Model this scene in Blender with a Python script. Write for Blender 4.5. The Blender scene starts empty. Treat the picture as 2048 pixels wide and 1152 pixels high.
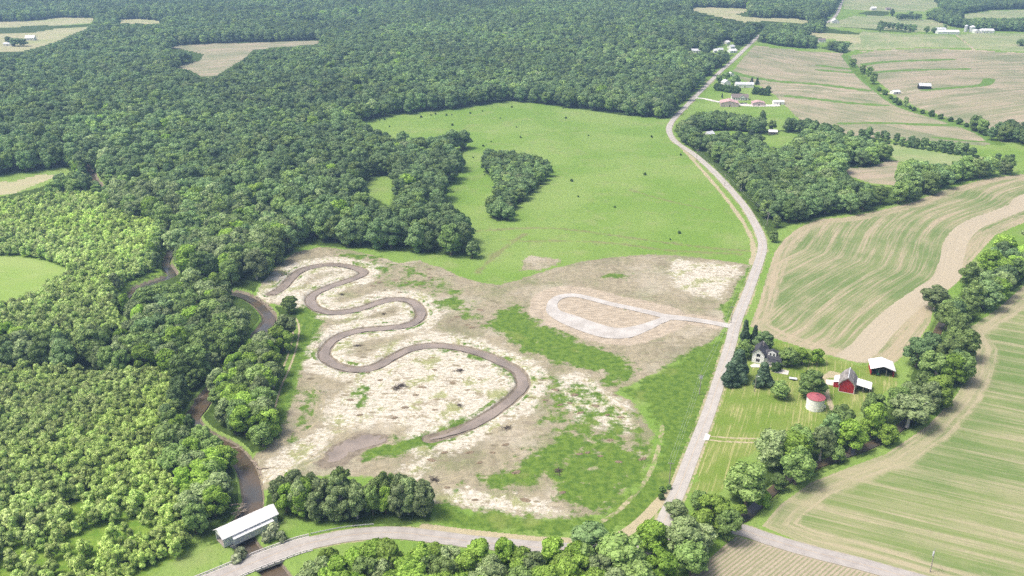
import bpy, bmesh, math, random
import numpy as np
from mathutils import Vector, Matrix
random.seed(7); RNG = np.random.default_rng(7)
SC = bpy.context.scene
COL = SC.collection
F = 1800.0; TH = math.radians(23.0); H = 200.0
CT, ST = math.cos(TH), math.sin(TH)

# ------------------------------------------------------------------ terrain
def relief(x, y):
    x = np.asarray(x, float); y = np.asarray(y, float)
    r = np.hypot(x, y)
    a = np.clip((r - 420) / 700, 0, 1); a = a * a * (3 - 2 * a)
    fade = 1 - np.clip((r - 3500) / 2500, 0, 1)
    n = 7 * np.sin(x / 270 + 1.3) * np.cos(y / 330 + 0.4) + 3.5 * np.sin(x / 150 - y / 210 + 2.0) + 2.0 * np.sin(x / 90 + y / 120)
    return n * a * fade

def P(px, py, h=0.0):
    """point on the ground (or h above it) seen at photo pixel px,py"""
    u, v = (px - 1024) / F, (py - 576) / F
    d = np.array([u, CT + ST * (-v), -ST + CT * (-v)])
    z = 0.0
    for _ in range(12):
        t = (H - h - z) / max(-d[2], 0.02)
        x, y = d[0] * t, d[1] * t
        z = float(relief(x, y))
    return (x, y, z)

def proj(x, y, z):
    dz = z - H
    c = y * CT - dz * ST
    up = y * ST + dz * CT
    return 1024 + F * x / c, 576 - F * up / c, c

def W(pts):
    out = []
    for p in pts:
        q = P(p[0], p[1], p[2] if len(p) > 2 else 0.0)
        out.append((q[0], q[1]))
    return np.array(out)

def spline(pts, n=8, closed=False):
    """catmull-rom through world points"""
    p = np.asarray(pts, float); m = len(p); out = []
    rng = range(m) if closed else range(m - 1)
    for i in rng:
        if closed: a, b, c, d = p[(i - 1) % m], p[i], p[(i + 1) % m], p[(i + 2) % m]
        else: a, b, c, d = p[max(i - 1, 0)], p[i], p[i + 1], p[min(i + 2, m - 1)]
        for k in range(n):
            t = k / n
            out.append(0.5 * ((2 * b) + (c - a) * t + (2 * a - 5 * b + 4 * c - d) * t * t + (-a + 3 * b - 3 * c + d) * t ** 3))
    out.append(p[0] if closed else p[-1])
    return np.array(out)

def inside(X, Y, poly):
    r = np.zeros(X.shape, bool); n = len(poly); j = n - 1
    for i in range(n):
        xi, yi = poly[i]; xj, yj = poly[j]
        if yi != yj:
            c = ((yi > Y) != (yj > Y)) & (X < (xj - xi) * (Y - yi) / (yj - yi) + xi)
            r ^= c
        j = i
    return r

def dline(X, Y, pl, maxd=1e9, closed=False):
    """distance to polyline, evaluated only near it"""
    pl = np.asarray(pl)
    out = np.full(X.shape, maxd)
    m = (X > pl[:, 0].min() - maxd) & (X < pl[:, 0].max() + maxd) & (Y > pl[:, 1].min() - maxd) & (Y < pl[:, 1].max() + maxd)
    if not m.any(): return out
    x, y = X[m], Y[m]; best = np.full(x.shape, maxd * maxd)
    segs = list(zip(pl[:-1], pl[1:]))
    if closed: segs.append((pl[-1], pl[0]))
    for a, b in segs:
        d = b - a; L = d @ d
        if L == 0: continue
        t = np.clip(((x - a[0]) * d[0] + (y - a[1]) * d[1]) / L, 0, 1)
        best = np.minimum(best, (x - a[0] - t * d[0]) ** 2 + (y - a[1] - t * d[1]) ** 2)
    out[m] = np.sqrt(best)
    return out

def soft(X, Y, poly, ramp):
    """1 inside, 0 outside, ramp metres wide at the edge"""
    out = np.zeros(X.shape)
    m = (X > poly[:, 0].min() - ramp) & (X < poly[:, 0].max() + ramp) & (Y > poly[:, 1].min() - ramp) & (Y < poly[:, 1].max() + ramp)
    if not m.any(): return out
    x, y = X[m], Y[m]
    d = dline(x, y, poly, ramp, True)
    s = np.where(inside(x, y, poly), d, -d)
    out[m] = np.clip(0.5 + 0.5 * s / ramp, 0, 1)
    return out

# ------------------------------------------------------------------ traced layout (photo pixels)
ROAD = [(1300,1120),(1330,1040),(1352,992),(1364,963),(1390,895),(1417,826),(1440,755),(1461,688),(1471,647),(1493,592),(1508,551),(1520,517),(1525,493),(1521,472),(1510,448),(1490,414),(1460,378),(1426,342),(1387,308),(1354,286),(1342,272),(1338,258),(1343,245),(1354,231),(1368,217),(1389,195),(1416,168),(1440,144),(1464,123),(1485,103),(1509,80),(1530,64),(1560,56),(1600,55),(1632,52),(1656,44),(1673,29),(1685,0),(1697,-40)]
LOWER = [(350,1190),(440,1154),(506,1126),(564,1104),(602,1091),(650,1080),(700,1071),(759,1066),(811,1067),(879,1075),(947,1084),(1016,1090),(1084,1096),(1170,1100),(1250,1098),(1320,1072),(1390,1049),(1471,1057),(1536,1078),(1621,1103),(1724,1129),(1820,1156),(1960,1192)]
STREAM = [(543,586),(564,574),(592,546),(617,534),(656,528),(691,530),(721,538),(727,545),(711,554),(676,566),(648,576),(625,589),(621,601),(633,615),(662,623),(695,621),(729,613),(754,604),(783,597),(812,598),(832,607),(842,623),(838,636),(816,648),(773,654),(725,658),(691,666),(668,677),(652,695),(650,712),(674,729),(708,737),(749,732),(787,712),(821,696),(865,689),(913,693),(965,706),(1002,722),(1033,739),(1045,759),(1043,775),(1019,799),(975,830),(930,854),(893,867),(860,875)]
CREEK = [(120,300),(172,332),(192,364),(240,395),(310,420),(348,448),(350,480),(330,520),(342,546),(300,563),(262,580),(250,600),(320,618),(410,600),(460,582),(505,596),(534,622),(538,640),(520,660),(506,690),(470,730),(425,775),(398,812),(382,838),(410,868),(458,892),(488,925),(502,965),(504,1010),(482,1050),(494,1090),(540,1130),(570,1170)]
RCREEK = [(1380,1062),(1440,1050),(1490,1028),(1520,1000),(1560,965),(1610,935),(1680,908),(1740,886),(1790,858),(1840,815),(1870,780),(1880,740),(1870,700),(1880,650),(1920,610),(1970,570),(2048,500)]
LOOP = [(1462,653),(1420,645),(1374,638),(1330,634)]
LOOPR = [(1330,634),(1272,619),(1221,608),(1180,597),(1150,591),(1124,593),(1108,602),(1104,614),(1110,626),(1140,640),(1180,655),(1215,665),(1248,666),(1283,657),(1313,645)]
road = spline(W(ROAD), 8); lower = spline(W(LOWER), 8); stream = spline(W(STREAM), 6)
creek = spline(W(CREEK), 6); rcreek = spline(W(RCREEK), 6); loop_in = spline(W(LOOP), 6); loopr = spline(W(LOOPR), 6, True)
FARMTRACK = spline(W([(1417,876),(1450,879),(1500,881),(1545,880),(1570,875)]), 6)
LEFTTRACK = spline(W([(560,880),(547,862),(540,840),(545,808),(556,772),(573,735),(588,690),(592,655),(585,635)]), 6)
RTRACK = spline(W([(1324,850),(1322,872),(1310,920),(1285,970),(1240,1018),(1205,1042)]), 6)
SHOULD = spline(W([(1345,985),(1318,1005),(1290,1035),(1262,1058),(1236,1072),(1190,1082),(1100,1082),(1000,1073),(930,1065),(850,1055)]), 6)

SITE = W([(515,590),(525,560),(555,528),(590,505),(640,494),(700,500),(745,509),(800,527),(838,521),(880,535),(913,549),(965,566),(1000,570),(1033,561),(1080,545),(1118,534),(1163,524),(1207,517),(1290,509),(1348,511),(1416,518),(1468,524),(1508,531),(1495,540),(1474,571),(1461,599),(1440,616),(1452,640),(1447,664),(1416,688),(1382,708),(1348,722),(1323,738),(1280,762),(1228,785),(1258,800),(1285,830),(1305,870),(1300,910),(1285,945),(1250,985),(1205,1030),(1150,1038),(1030,1032),(940,1018),(860,1008),(845,975),(760,955),(640,950),(560,965),(530,985),(512,960),(505,915),(545,886),(562,872),(572,830),(588,780),(606,720),(616,690),(640,650),(610,622),(570,612),(535,605)])
SPUR = W([(1045,520),(1062,512),(1120,518),(1118,528),(1080,540),(1040,541)])
LUSH = [[(1016,612),(1036,612),(1053,633),(1098,653),(1170,688),(1238,708),(1272,738),(1240,762),(1211,770),(1200,739),(1153,732),(1105,725),(1057,705),(1016,677),(975,653),(992,626)],
        [(1095,870),(1140,855),(1180,872),(1250,890),(1310,880),(1318,905),(1300,950),(1240,1010),(1190,1040),(1110,1000),(1090,960),(1050,980),(980,975),(920,970),(930,955),(1000,955),(1020,925),(1080,890)],
        [(722,905),(760,885),(850,868),(905,845),(958,836),(965,850),(925,868),(870,885),(800,912),(740,918)],
        [(575,604),(650,625),(640,660),(612,700),(590,770),(566,850),(552,868),(538,835),(560,765),(590,690),(592,645)],
        [(1195,543),(1265,547),(1262,558),(1210,556)], [(872,598),(905,592),(945,604),(905,622),(880,615)], [(705,780),(745,770),(745,800),(715,812)],
        [(880,690),(960,698),(1010,716),(1040,745),(1035,775),(1025,770),(1022,752),(985,727),(920,704),(870,700)],
        [(590,820),(625,770),(640,780),(610,850),(585,885)],
        [(1250,780),(1330,735),(1395,702),(1450,665),(1455,690),(1430,770),(1395,870),(1345,985),(1290,1035),(1235,1065),(1180,1070),(900,1058),(862,1040),(860,1010),(940,1018),(1030,1032),(1150,1040),(1210,1030),(1260,985),(1305,935),(1325,880),(1310,835),(1280,800)],
        [(1440,616),(1461,599),(1478,570),(1497,538),(1508,531),(1500,575),(1478,635),(1458,640)]]
LUSH += [[(1080,740),(1200,770),(1290,835),(1310,900),(1100,880),(1060,840)], [(640,490),(760,510),(860,540),(960,600),(980,660),(900,640),(860,600),(760,570)]]
LUSH = [W(p) for p in LUSH]
STRAW = [W(p) for p in [[(720,742),(800,700),(890,697),(975,715),(1025,750),(1028,780),(980,820),(900,858),(850,862),(760,848),(690,860),(640,850),(650,800),(690,770)],
         [(860,1002),(900,972),(1020,985),(1100,1000),(1130,1030),(1000,1028),(900,1015)], [(520,925),(560,890),(640,860),(700,850),(650,900),(560,960),(525,975)],
         [(1065,740),(1090,730),(1085,790),(1040,845),(960,880),(870,920),(830,960),(800,940),(880,890),(990,850),(1055,800)],
         [(1110,750),(1160,740),(1225,780),(1280,840),(1260,870),(1150,840),(1105,800)],[(1330,515),(1490,530),(1440,600),(1350,580)]]]
POND = W([(655,905),(690,880),(735,868),(765,872),(770,882),(735,893),(700,905),(680,920),(655,922)])
MUDP = W([(628,925),(660,890),(720,862),(778,866),(782,885),(740,900),(712,915),(690,935),(640,940)])
LAWN = W([(1455,700),(1475,690),(1550,680),(1650,712),(1700,728),(1790,735),(1790,770),(1760,800),(1690,850),(1600,870),(1500,900),(1445,985),(1385,985),(1400,900),(1437,800)])
PADS = [W([(1640,756),(1648,752),(1656,765),(1664,800),(1677,833),(1670,836),(1655,810),(1647,785)]), W([(1640,752),(1660,742),(1680,745),(1678,756),(1655,756)])]
BRIDGEGRASS = W([(555,1045),(650,1040),(720,1052),(690,1062),(600,1082),(560,1070)])

# crop fields: polygon, guide for the rows, material key
FIELDS = [
 dict(k='contour', poly=[(1500,652),(1519,602),(1537,541),(1549,506),(1567,480),(1598,455),(1639,438),(1690,435),(1758,421),(1827,404),(1895,378),(1980,356),(2048,348),(2300,320),(2300,390),(2060,440),(1990,470),(1945,520),(1920,560),(1868,600),(1860,645),(1830,690),(1790,725),(1720,726),(1649,708),(1587,689),(1550,677)],
      guide=[(1640,745),(1683,706),(1708,688),(1735,657),(1780,616),(1836,577),(1868,555),(1880,528),(1893,480),(1930,445),(2015,412),(2060,385),(2250,330)], label='contour strip crop field inside the bend of the road'),
 dict(k='rowcrop', poly=[(1524,1052),(1560,1010),(1620,966),(1700,934),(1772,908),(1855,852),(1912,792),(1942,742),(1950,692),(1932,660),(1995,618),(2060,560),(2400,480),(2500,1300),(1960,1190),(1820,1146),(1724,1119),(1621,1092)],
      guide=[(1600,1075),(2048,1190),(2300,1260)], label='broad green crop field beyond the creek trees'),
 dict(k='seedrow', poly=[(1470,1072),(1536,1090),(1621,1114),(1724,1140),(1810,1162),(1900,1210),(1250,1260),(1380,1152)],
      guide=[(1380,1152),(1470,1085)], label='young row crop in the corner below the lower road'),
 dict(k='pinkfield', poly=[(1509,91),(1560,97),(1620,103),(1685,107),(1695,120),(1702,142),(1738,168),(1762,188),(1792,208),(1830,226),(1900,242),(1962,266),(1990,287),(1968,291),(1900,284),(1800,280),(1700,270),(1650,252),(1600,240),(1575,215),(1550,190),(1520,172),(1460,150)],
      guide=[(1462,144),(1540,162),(1640,169),(1760,187)], label='pale crop field along the upper road'),
 dict(k='pinkfield', poly=[(1695,112),(1750,101),(1850,97),(1950,101),(2048,106),(2300,112),(2300,280),(2048,262),(2000,263),(1900,237),(1830,213),(1792,192),(1742,152),(1712,136)],
      guide=[(1730,128),(1800,124),(1900,121),(1960,118)], label='pinkish ploughed field beyond the drainage line'),
 dict(k='greenfield', poly=[(1692,101),(1725,62),(1800,68),(1900,71),(1945,95),(1850,94),(1760,99)], guide=[(1692,101),(1725,62)], label='green striped field beside the far farm'),
 dict(k='greenfield', poly=[(1912,70),(1960,66),(2048,68),(2300,70),(2300,108),(2048,103),(1950,98)], guide=[(1912,70),(2048,68)], label='light green field right of the far farm track'),
 dict(k='greenfield', poly=[(1690,-10),(1860,-10),(1880,12),(1850,22),(1800,24),(1690,18),(1686,10)], guide=[(1690,0),(1860,4)], label='pale far field at the top'),
 dict(k='greenfield', poly=[(1700,33),(1740,32),(1860,38),(1900,52),(1880,63),(1830,64),(1760,58),(1640,52)], guide=[(1700,33),(1860,38)], label='bright far meadow between tree rows'),
 dict(k='palefield', poly=[(1382,14),(1412,15),(1490,17),(1500,22),(1468,30),(1520,36),(1590,37),(1625,44),(1600,48),(1540,42),(1490,44),(1440,34),(1386,22)], guide=[(1382,14),(1500,20)], label='pale meadow in the far woods'),
 dict(k='palefield', poly=[(1605,65),(1650,66),(1720,70),(1722,88),(1700,84),(1645,76)], guide=[(1605,65),(1722,72)], label='small pale field behind the far tree row'),
 dict(k='cropgreen', poly=[(1768,285),(1900,310),(2018,318),(1990,326),(1930,330),(1880,334),(1830,326),(1795,322),(1775,305)], guide=[(1768,287),(1900,312),(2018,320)], label='green field below the line of small trees'),
 dict(k='pinkfield', poly=[(1683,337),(1740,335),(1780,320),(1798,322),(1788,352),(1795,372),(1740,366),(1700,352)], guide=[(1683,340),(1790,330)], label='small bare field between woods'),
 dict(k='palefield', poly=[(-60,70),(60,66),(110,58),(185,54),(150,66),(108,85),(40,104),(-60,106)], guide=[(0,72),(185,55)], label='pale hay field at the far left'),
 dict(k='pinkfield', poly=[(318,94),(420,88),(560,83),(655,80),(625,90),(560,94),(505,100),(490,116),(450,140),(432,152),(405,154),(380,140),(345,133),(400,122),(408,108),(360,98)], guide=[(318,94),(655,80)], label='tan field in the middle of the woods'),
 dict(k='hay', poly=[(-90,510),(40,514),(90,522),(138,540),(138,556),(100,578),(60,608),(-90,650)], guide=[(0,512),(140,540)], label='light green hay field at the left'),
 dict(k='palefield', poly=[(-80,372),(30,362),(80,349),(118,350),(85,364),(30,386),(-80,400)], guide=[(0,370),(118,350)], label='small pale field at the left edge'),
 dict(k='palefield', poly=[(-60,44),(60,42),(125,35),(190,36),(180,46),(120,50),(60,52),(-60,60)], guide=[(0,44),(190,38)], label='far strip of pale field'),
 dict(k='palefield', poly=[(230,40),(280,38),(340,44),(300,48),(240,46)], guide=[(230,40),(340,44)], label='far sliver of pale field'),
 dict(k='greenfield', poly=[(1925,30),(1985,22),(2048,20),(2200,18),(2200,34),(2048,35),(1960,36),(1925,38)], guide=[(1925,32),(2048,22)], label='far green meadow at the upper right'),
]
TERRACE = [[(1462,144),(1500,154),(1560,163),(1640,169),(1735,181)],[(1575,192),(1640,199),(1700,206),(1770,211)],[(1680,247),(1760,246),(1850,249),(1930,252)],
           [(1728,129),(1770,124),(1830,121),(1900,119)],[(1750,145),(1800,141),(1870,139),(1932,138)],[(1850,180),(1900,176),(1950,172),(1972,168),(1978,158)],
           [(1640,131),(1700,138)],[(1640,140),(1700,145)],[(1870,275),(1930,281),(1975,284)]]
DRAIN = spline(W([(1690,110),(1705,130),(1725,155),(1750,175),(1790,205),(1830,222),(1900,243),(1960,265),(1995,288)]), 4)

# ------------------------------------------------------------------ materials
def new_mat(name):
    m = bpy.data.materials.new(name); m.use_nodes = True
    nt = m.node_tree; nt.nodes.clear()
    return m, nt
class G:
    """tiny node-graph builder"""
    def __init__(s, nt): s.nt = nt
    def n(s, t, ins=None, **kw):
        nd = s.nt.nodes.new('ShaderNode' + t)
        for k, v in kw.items(): setattr(nd, k, v)
        for k, v in (ins or {}).items(): s.put(nd, k, v)
        return nd
    def put(s, nd, k, v):
        sock = nd.inputs[k]
        if isinstance(v, bpy.types.NodeSocket): s.nt.links.new(v, sock)
        elif isinstance(v, (tuple, list)) and len(v) == 3 and sock.type == 'RGBA': sock.default_value = (*v, 1)
        else: sock.default_value = v
    def attr(s, name, typ='GEOMETRY'): return s.n('Attribute', attribute_name=name, attribute_type=typ).outputs['Fac']
    def math(s, op, a, b=0.0, c=None):
        nd = s.n('Math', operation=op); s.put(nd, 0, a); s.put(nd, 1, b)
        if c is not None: s.put(nd, 2, c)
        return nd.outputs[0]
    def noise(s, vec, scale, detail=3, rough=0.55, dist=0.0):
        return s.n('TexNoise', {'Vector': vec, 'Scale': scale, 'Detail': detail, 'Roughness': rough, 'Distortion': dist}).outputs['Fac']
    def mix(s, f, a, b, blend='MIX'):
        nd = s.n('Mix', data_type='RGBA', blend_type=blend)
        s.put(nd, 0, f); s.put(nd, 6, a); s.put(nd, 7, b); return nd.outputs[2]
    def step(s, x, lo, hi):
        nd = s.n('MapRange', {'Value': x, 'From Min': lo, 'From Max': hi}, interpolation_type='SMOOTHSTEP'); return nd.outputs[0]
    def ramp(s, x, lo, hi, a, b):
        nd = s.n('MapRange', {'Value': x, 'From Min': lo, 'From Max': hi, 'To Min': a, 'To Max': b}); return nd.outputs[0]
    def pos(s): return s.n('NewGeometry').outputs['Position']
    def xyz(s, x, y, z): return s.n('CombineXYZ', {0: x, 1: y, 2: z}).outputs[0]
    def scl(s, v, sc): return s.n('VectorMath', {0: v, 1: sc}, operation='MULTIPLY').outputs[0]
    def out(s, bsdf): 
        o = s.n('OutputMaterial'); s.nt.links.new(bsdf, o.inputs[0])
    def bump(s, h, dist, strength=1.0): return s.n('Bump', {'Height': h, 'Distance': dist, 'Strength': strength}).outputs[0]
    def pbr(s, color, rough=0.9, spec=0.2, metal=0.0, normal=None):
        nd = s.n('BsdfPrincipled', {'Base Color': color, 'Roughness': rough, 'Specular IOR Level': spec, 'Metallic': metal})
        if normal is not None: s.put(nd, 'Normal', normal)
        return nd.outputs[0]

def plain(name, col, rough=0.7, var=0.12, scale=1.2, metal=0.0, spec=0.3, streak=None):
    m, nt = new_mat(name); g = G(nt)
    p = g.n('TexCoord').outputs['Object']
    n = g.noise(p, scale, 4)
    k = g.ramp(n, 0.25, 0.75, 1 - var, 1 + var)
    if streak: k = g.math('MULTIPLY', k, g.ramp(g.noise(g.scl(p, streak), 1.0, 3), 0.3, 0.7, 1 - var, 1 + var))
    c = g.mix(1.0, col, g.xyz(k, k, k), 'MULTIPLY')
    g.out(g.pbr(c, rough, spec, metal)); return m

def ground_mat():
    m, nt = new_mat('ground_cover'); g = G(nt); p = g.pos()
    nb = g.noise(p, 0.012, 4); nm = g.noise(p, 0.06, 4); nf = g.noise(p, 0.35, 4, 0.65); nff = g.noise(p, 0.62, 4, 0.75)
    jag = g.math('ADD', g.math('MULTIPLY', g.math('SUBTRACT', nf, 0.5), 1.1), g.math('MULTIPLY', g.math('SUBTRACT', nm, 0.5), 0.9))
    def m_(name, lo=0.42, hi=0.58, amp=1.0): return g.step(g.math('ADD', g.attr(name), g.math('MULTIPLY', jag, amp)), lo, hi)
    # pasture
    c = g.mix(g.step(nb, 0.38, 0.62), (0.205, 0.340, 0.060), (0.270, 0.385, 0.098))
    c = g.mix(g.math('MULTIPLY', g.step(nm, 0.5, 0.72), 0.55), c, (0.31, 0.365, 0.135))
    c = g.mix(g.math('MULTIPLY', m_('dry', 0.3, 0.7, 0.8), 0.7), c, (0.265, 0.245, 0.12))
    tuft = g.step(nf, 0.56, 0.72)
    c = g.mix(g.math('MULTIPLY', tuft, 0.6), c, (0.085, 0.185, 0.032))
    spk = g.step(g.noise(p, 0.9, 2, 0.6), 0.62, 0.74)
    c = g.mix(g.math('MULTIPLY', spk, 0.55), c, (0.06, 0.13, 0.028))
    # mown lawn with pale mower clippings
    sw = g.noise(g.xyz(g.attr('row'), g.math('MULTIPLY', g.n('SeparateXYZ', {0: p}).outputs[1], 0.035), 0.0), 1.0, 3, 0.7)
    lawn = g.mix(g.step(nm, 0.35, 0.65), (0.19, 0.285, 0.048), (0.25, 0.315, 0.078))
    lawn = g.mix(g.math('MULTIPLY', g.step(g.math('ADD', sw, g.math('MULTIPLY', g.math('SUBTRACT', nm, 0.5), 0.35)), 0.53, 0.65), 0.8), lawn, (0.46, 0.44, 0.19))
    c = g.mix(m_('lawn'), c, lawn)
    # bare soil and pale straw
    soil = g.mix(g.step(nf, 0.3, 0.7), (0.46, 0.40, 0.28), (0.33, 0.288, 0.195))
    soil = g.mix(g.math('MULTIPLY', g.step(nm, 0.45, 0.7), 0.55), soil, (0.33, 0.29, 0.21))
    v = g.n('TexVoronoi', {'Vector': g.scl(p, (0.10, 0.21, 0.1)), 'Scale': 1.0, 'Randomness': 1.0}).outputs['Distance']
    pit = g.math('MULTIPLY', g.step(v, 0.23, 0.15), g.step(g.noise(p, 0.05, 2), 0.48, 0.56))
    soil = g.mix(g.math('MULTIPLY', pit, 0.85), soil, (0.19, 0.155, 0.10))
    patch = g.step(g.math('ADD', nm, g.math('MULTIPLY', g.math('SUBTRACT', nff, 0.5), 0.5)), 0.58, 0.72)
    soil = g.mix(g.math('MULTIPLY', patch, 0.7), soil, (0.235, 0.255, 0.115))
    gs = g.step(g.math('ADD', g.noise(p, 0.045, 3), g.math('MULTIPLY', g.math('SUBTRACT', g.noise(p, 2.0, 2, 0.7), 0.5), 0.9)), 0.54, 0.66)
    soil = g.mix(g.math('MULTIPLY', gs, 0.7), soil, (0.20, 0.24, 0.09))
    lite = g.step(g.math('ADD', g.noise(p, 0.03, 4, 0.6), g.math('MULTIPLY', g.math('SUBTRACT', nff, 0.5), 0.4)), 0.50, 0.66)
    soil = g.mix(g.math('MULTIPLY', lite, 0.55), soil, (0.60, 0.53, 0.425))
    dk = g.step(g.math('ADD', g.noise(p, 0.022, 4, 0.6), g.math('MULTIPLY', g.math('SUBTRACT', nf, 0.5), 0.35)), 0.52, 0.66)
    soil = g.mix(g.math('MULTIPLY', dk, 0.6), soil, (0.25, 0.225, 0.145))
    st3 = g.noise(g.scl(p, (0.09, 0.4, 1.0)), 1.0, 5, 0.72)
    soil = g.mix(g.math('MULTIPLY', g.step(st3, 0.52, 0.62), 0.65), soil, (0.30, 0.25, 0.18))
    c = g.mix(m_('soil', amp=0.55), c, soil)
    straw = g.mix(g.step(nff, 0.35, 0.65), (0.79, 0.735, 0.63), (0.53, 0.475, 0.375))
    st2 = g.noise(g.scl(p, (0.13, 0.5, 1.0)), 1.0, 4, 0.72)
    straw = g.mix(g.math('MULTIPLY', g.step(st2, 0.50, 0.66), 0.65), straw, (0.34, 0.285, 0.17))
    weed = g.step(g.math('ADD', g.noise(p, 0.09, 3), g.math('MULTIPLY', g.math('SUBTRACT', nff, 0.5), 0.55)), 0.53, 0.66)
    straw = g.mix(g.math('MULTIPLY', weed, 0.8), straw, (0.31, 0.335, 0.115))
    clod = g.step(g.math('ADD', g.noise(g.scl(p, (0.6, 1.0, 1.0)), 0.15, 5, 0.72), g.math('MULTIPLY', g.math('SUBTRACT', nff, 0.5), 0.4)), 0.555, 0.63)
    straw = g.mix(g.math('MULTIPLY', clod, 0.72), straw, (0.33, 0.27, 0.18))
    straw = g.mix(g.math('MULTIPLY', pit, 0.8), straw, (0.27, 0.22, 0.13))
    c = g.mix(m_('straw', 0.36, 0.64, 1.0), c, straw)
    rut = g.noise(g.scl(p, (0.2, 0.9, 1.0)), 0.8, 3, 0.6)
    churn = g.mix(g.step(rut, 0.4, 0.62), (0.44, 0.365, 0.275), (0.58, 0.49, 0.38))
    c = g.mix(m_('churn', 0.4, 0.6, 0.6), c, churn)
    lush = g.mix(g.step(nf, 0.38, 0.66), (0.168, 0.265, 0.042), (0.092, 0.175, 0.028))
    lush = g.mix(g.math('MULTIPLY', g.step(nff, 0.55, 0.75), 0.5), lush, (0.225, 0.32, 0.06))
    lush = g.mix(g.math('MULTIPLY', g.step(nm, 0.56, 0.7), 0.5), lush, (0.29, 0.33, 0.095))
    hole = g.math('MULTIPLY', g.math('SUBTRACT', g.noise(p, 0.11, 5, 0.7), 0.5), 2.3)
    c = g.mix(g.step(g.math('ADD', g.attr('lush'), g.math('ADD', hole, g.math('MULTIPLY', g.math('SUBTRACT', nf, 0.5), 0.7))), 0.33, 0.66), c, lush)
    mud = g.mix(g.step(nf, 0.35, 0.7), (0.33, 0.275, 0.21), (0.20, 0.165, 0.125))
    c = g.mix(m_('mud', 0.42, 0.58, 0.25), c, mud)
    c = g.mix(m_('track', 0.4, 0.65, 0.8), c, g.mix(nf, (0.62, 0.53, 0.36), (0.40, 0.35, 0.21)))
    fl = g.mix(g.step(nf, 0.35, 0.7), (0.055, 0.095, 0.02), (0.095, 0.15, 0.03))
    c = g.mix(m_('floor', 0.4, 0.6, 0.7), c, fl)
    pl = g.mix(g.step(nf, 0.35, 0.65), (0.15, 0.275, 0.035), (0.25, 0.36, 0.06))
    c = g.mix(m_('young', 0.4, 0.6, 0.7), c, pl)
    c = g.mix(1.0, c, (0.75, 0.77, 0.765), 'MULTIPLY')
    h = g.math('ADD', g.math('MULTIPLY', nf, 1.0), g.math('MULTIPLY', nff, 0.35))
    g.out(g.pbr(c, 0.95, 0.1, 0, g.bump(h, 0.55, 0.8))); return m

def field_mat(name, greens, tans, bias, edgew, lo=0.40, hi=0.60, rs=1.0, line=None):
    m, nt = new_mat(name); g = G(nt); p = g.pos(); row = g.attr('row'); edge = g.attr('edge')
    sp = g.n('SeparateXYZ', {0: p}).outputs
    a = g.noise(g.xyz(g.math('MULTIPLY', row, 0.16 * rs), g.math('MULTIPLY', sp[0], 0.006), g.math('MULTIPLY', sp[1], 0.006)), 1.0, 3, 0.6)
    b = g.noise(g.xyz(g.math('MULTIPLY', row, 0.75 * rs), g.math('MULTIPLY', sp[0], 0.03), g.math('MULTIPLY', sp[1], 0.03)), 1.0, 3, 0.65)
    q = g.noise(p, 0.018, 4); fn = g.noise(p, 0.5, 3, 0.7)
    s = g.math('ADD', g.math('MULTIPLY', a, 0.45), g.math('ADD', g.math('MULTIPLY', b, 0.4), g.math('ADD', g.math('MULTIPLY', q, 0.25), g.math('MULTIPLY', fn, 0.16))))
    s = g.math('SUBTRACT', s, 0.13 - bias)
    gr = g.mix(g.step(q, 0.4, 0.6), greens[0], greens[1]); tn = g.mix(g.step(fn, 0.35, 0.65), tans[0], tans[1])
    c = g.mix(g.step(s, lo, hi), gr, tn)
    if edgew:
        e = g.math('ADD', edge, g.math('MULTIPLY', g.math('SUBTRACT', g.noise(p, 0.12, 3), 0.5), edgew * 0.9))
        band = g.math('MULTIPLY', g.step(e, edgew * 1.1, edgew * 0.8), g.ramp(g.noise(g.xyz(g.math('MULTIPLY', edge, 0.55), g.math('MULTIPLY', sp[0], 0.02), g.math('MULTIPLY', sp[1], 0.02)), 1.0, 2), 0.35, 0.6, 0.25, 1.0))
        c = g.mix(band, c, g.mix(fn, tans[0], tans[1]))
    if line:   # drilled rows
        w = g.math('SINE', g.math('MULTIPLY', row, 6.283 / line))
        c = g.mix(g.math('MULTIPLY', g.step(g.math('ADD', w, g.math('MULTIPLY', g.math('SUBTRACT', fn, 0.5), 2.0)), -0.3, 0.7), 0.6), c, greens[0])
    c = g.mix(g.step(g.math('ADD', g.attr('track'), g.math('MULTIPLY', g.math('SUBTRACT', fn, 0.5), 0.8)), 0.35, 0.6), c, g.mix(b, (0.56, 0.495, 0.365), (0.43, 0.385, 0.265)))
    c = g.mix(g.step(g.math('ADD', g.attr('lush'), g.math('MULTIPLY', g.math('SUBTRACT', fn, 0.5), 0.6)), 0.4, 0.65), c, (0.15, 0.27, 0.055))
    c = g.mix(1.0, c, (0.78, 0.775, 0.79), 'MULTIPLY')
    g.out(g.pbr(c, 0.95, 0.1, 0, g.bump(g.math('ADD', fn, b), 0.25, 0.5))); return m

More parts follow.
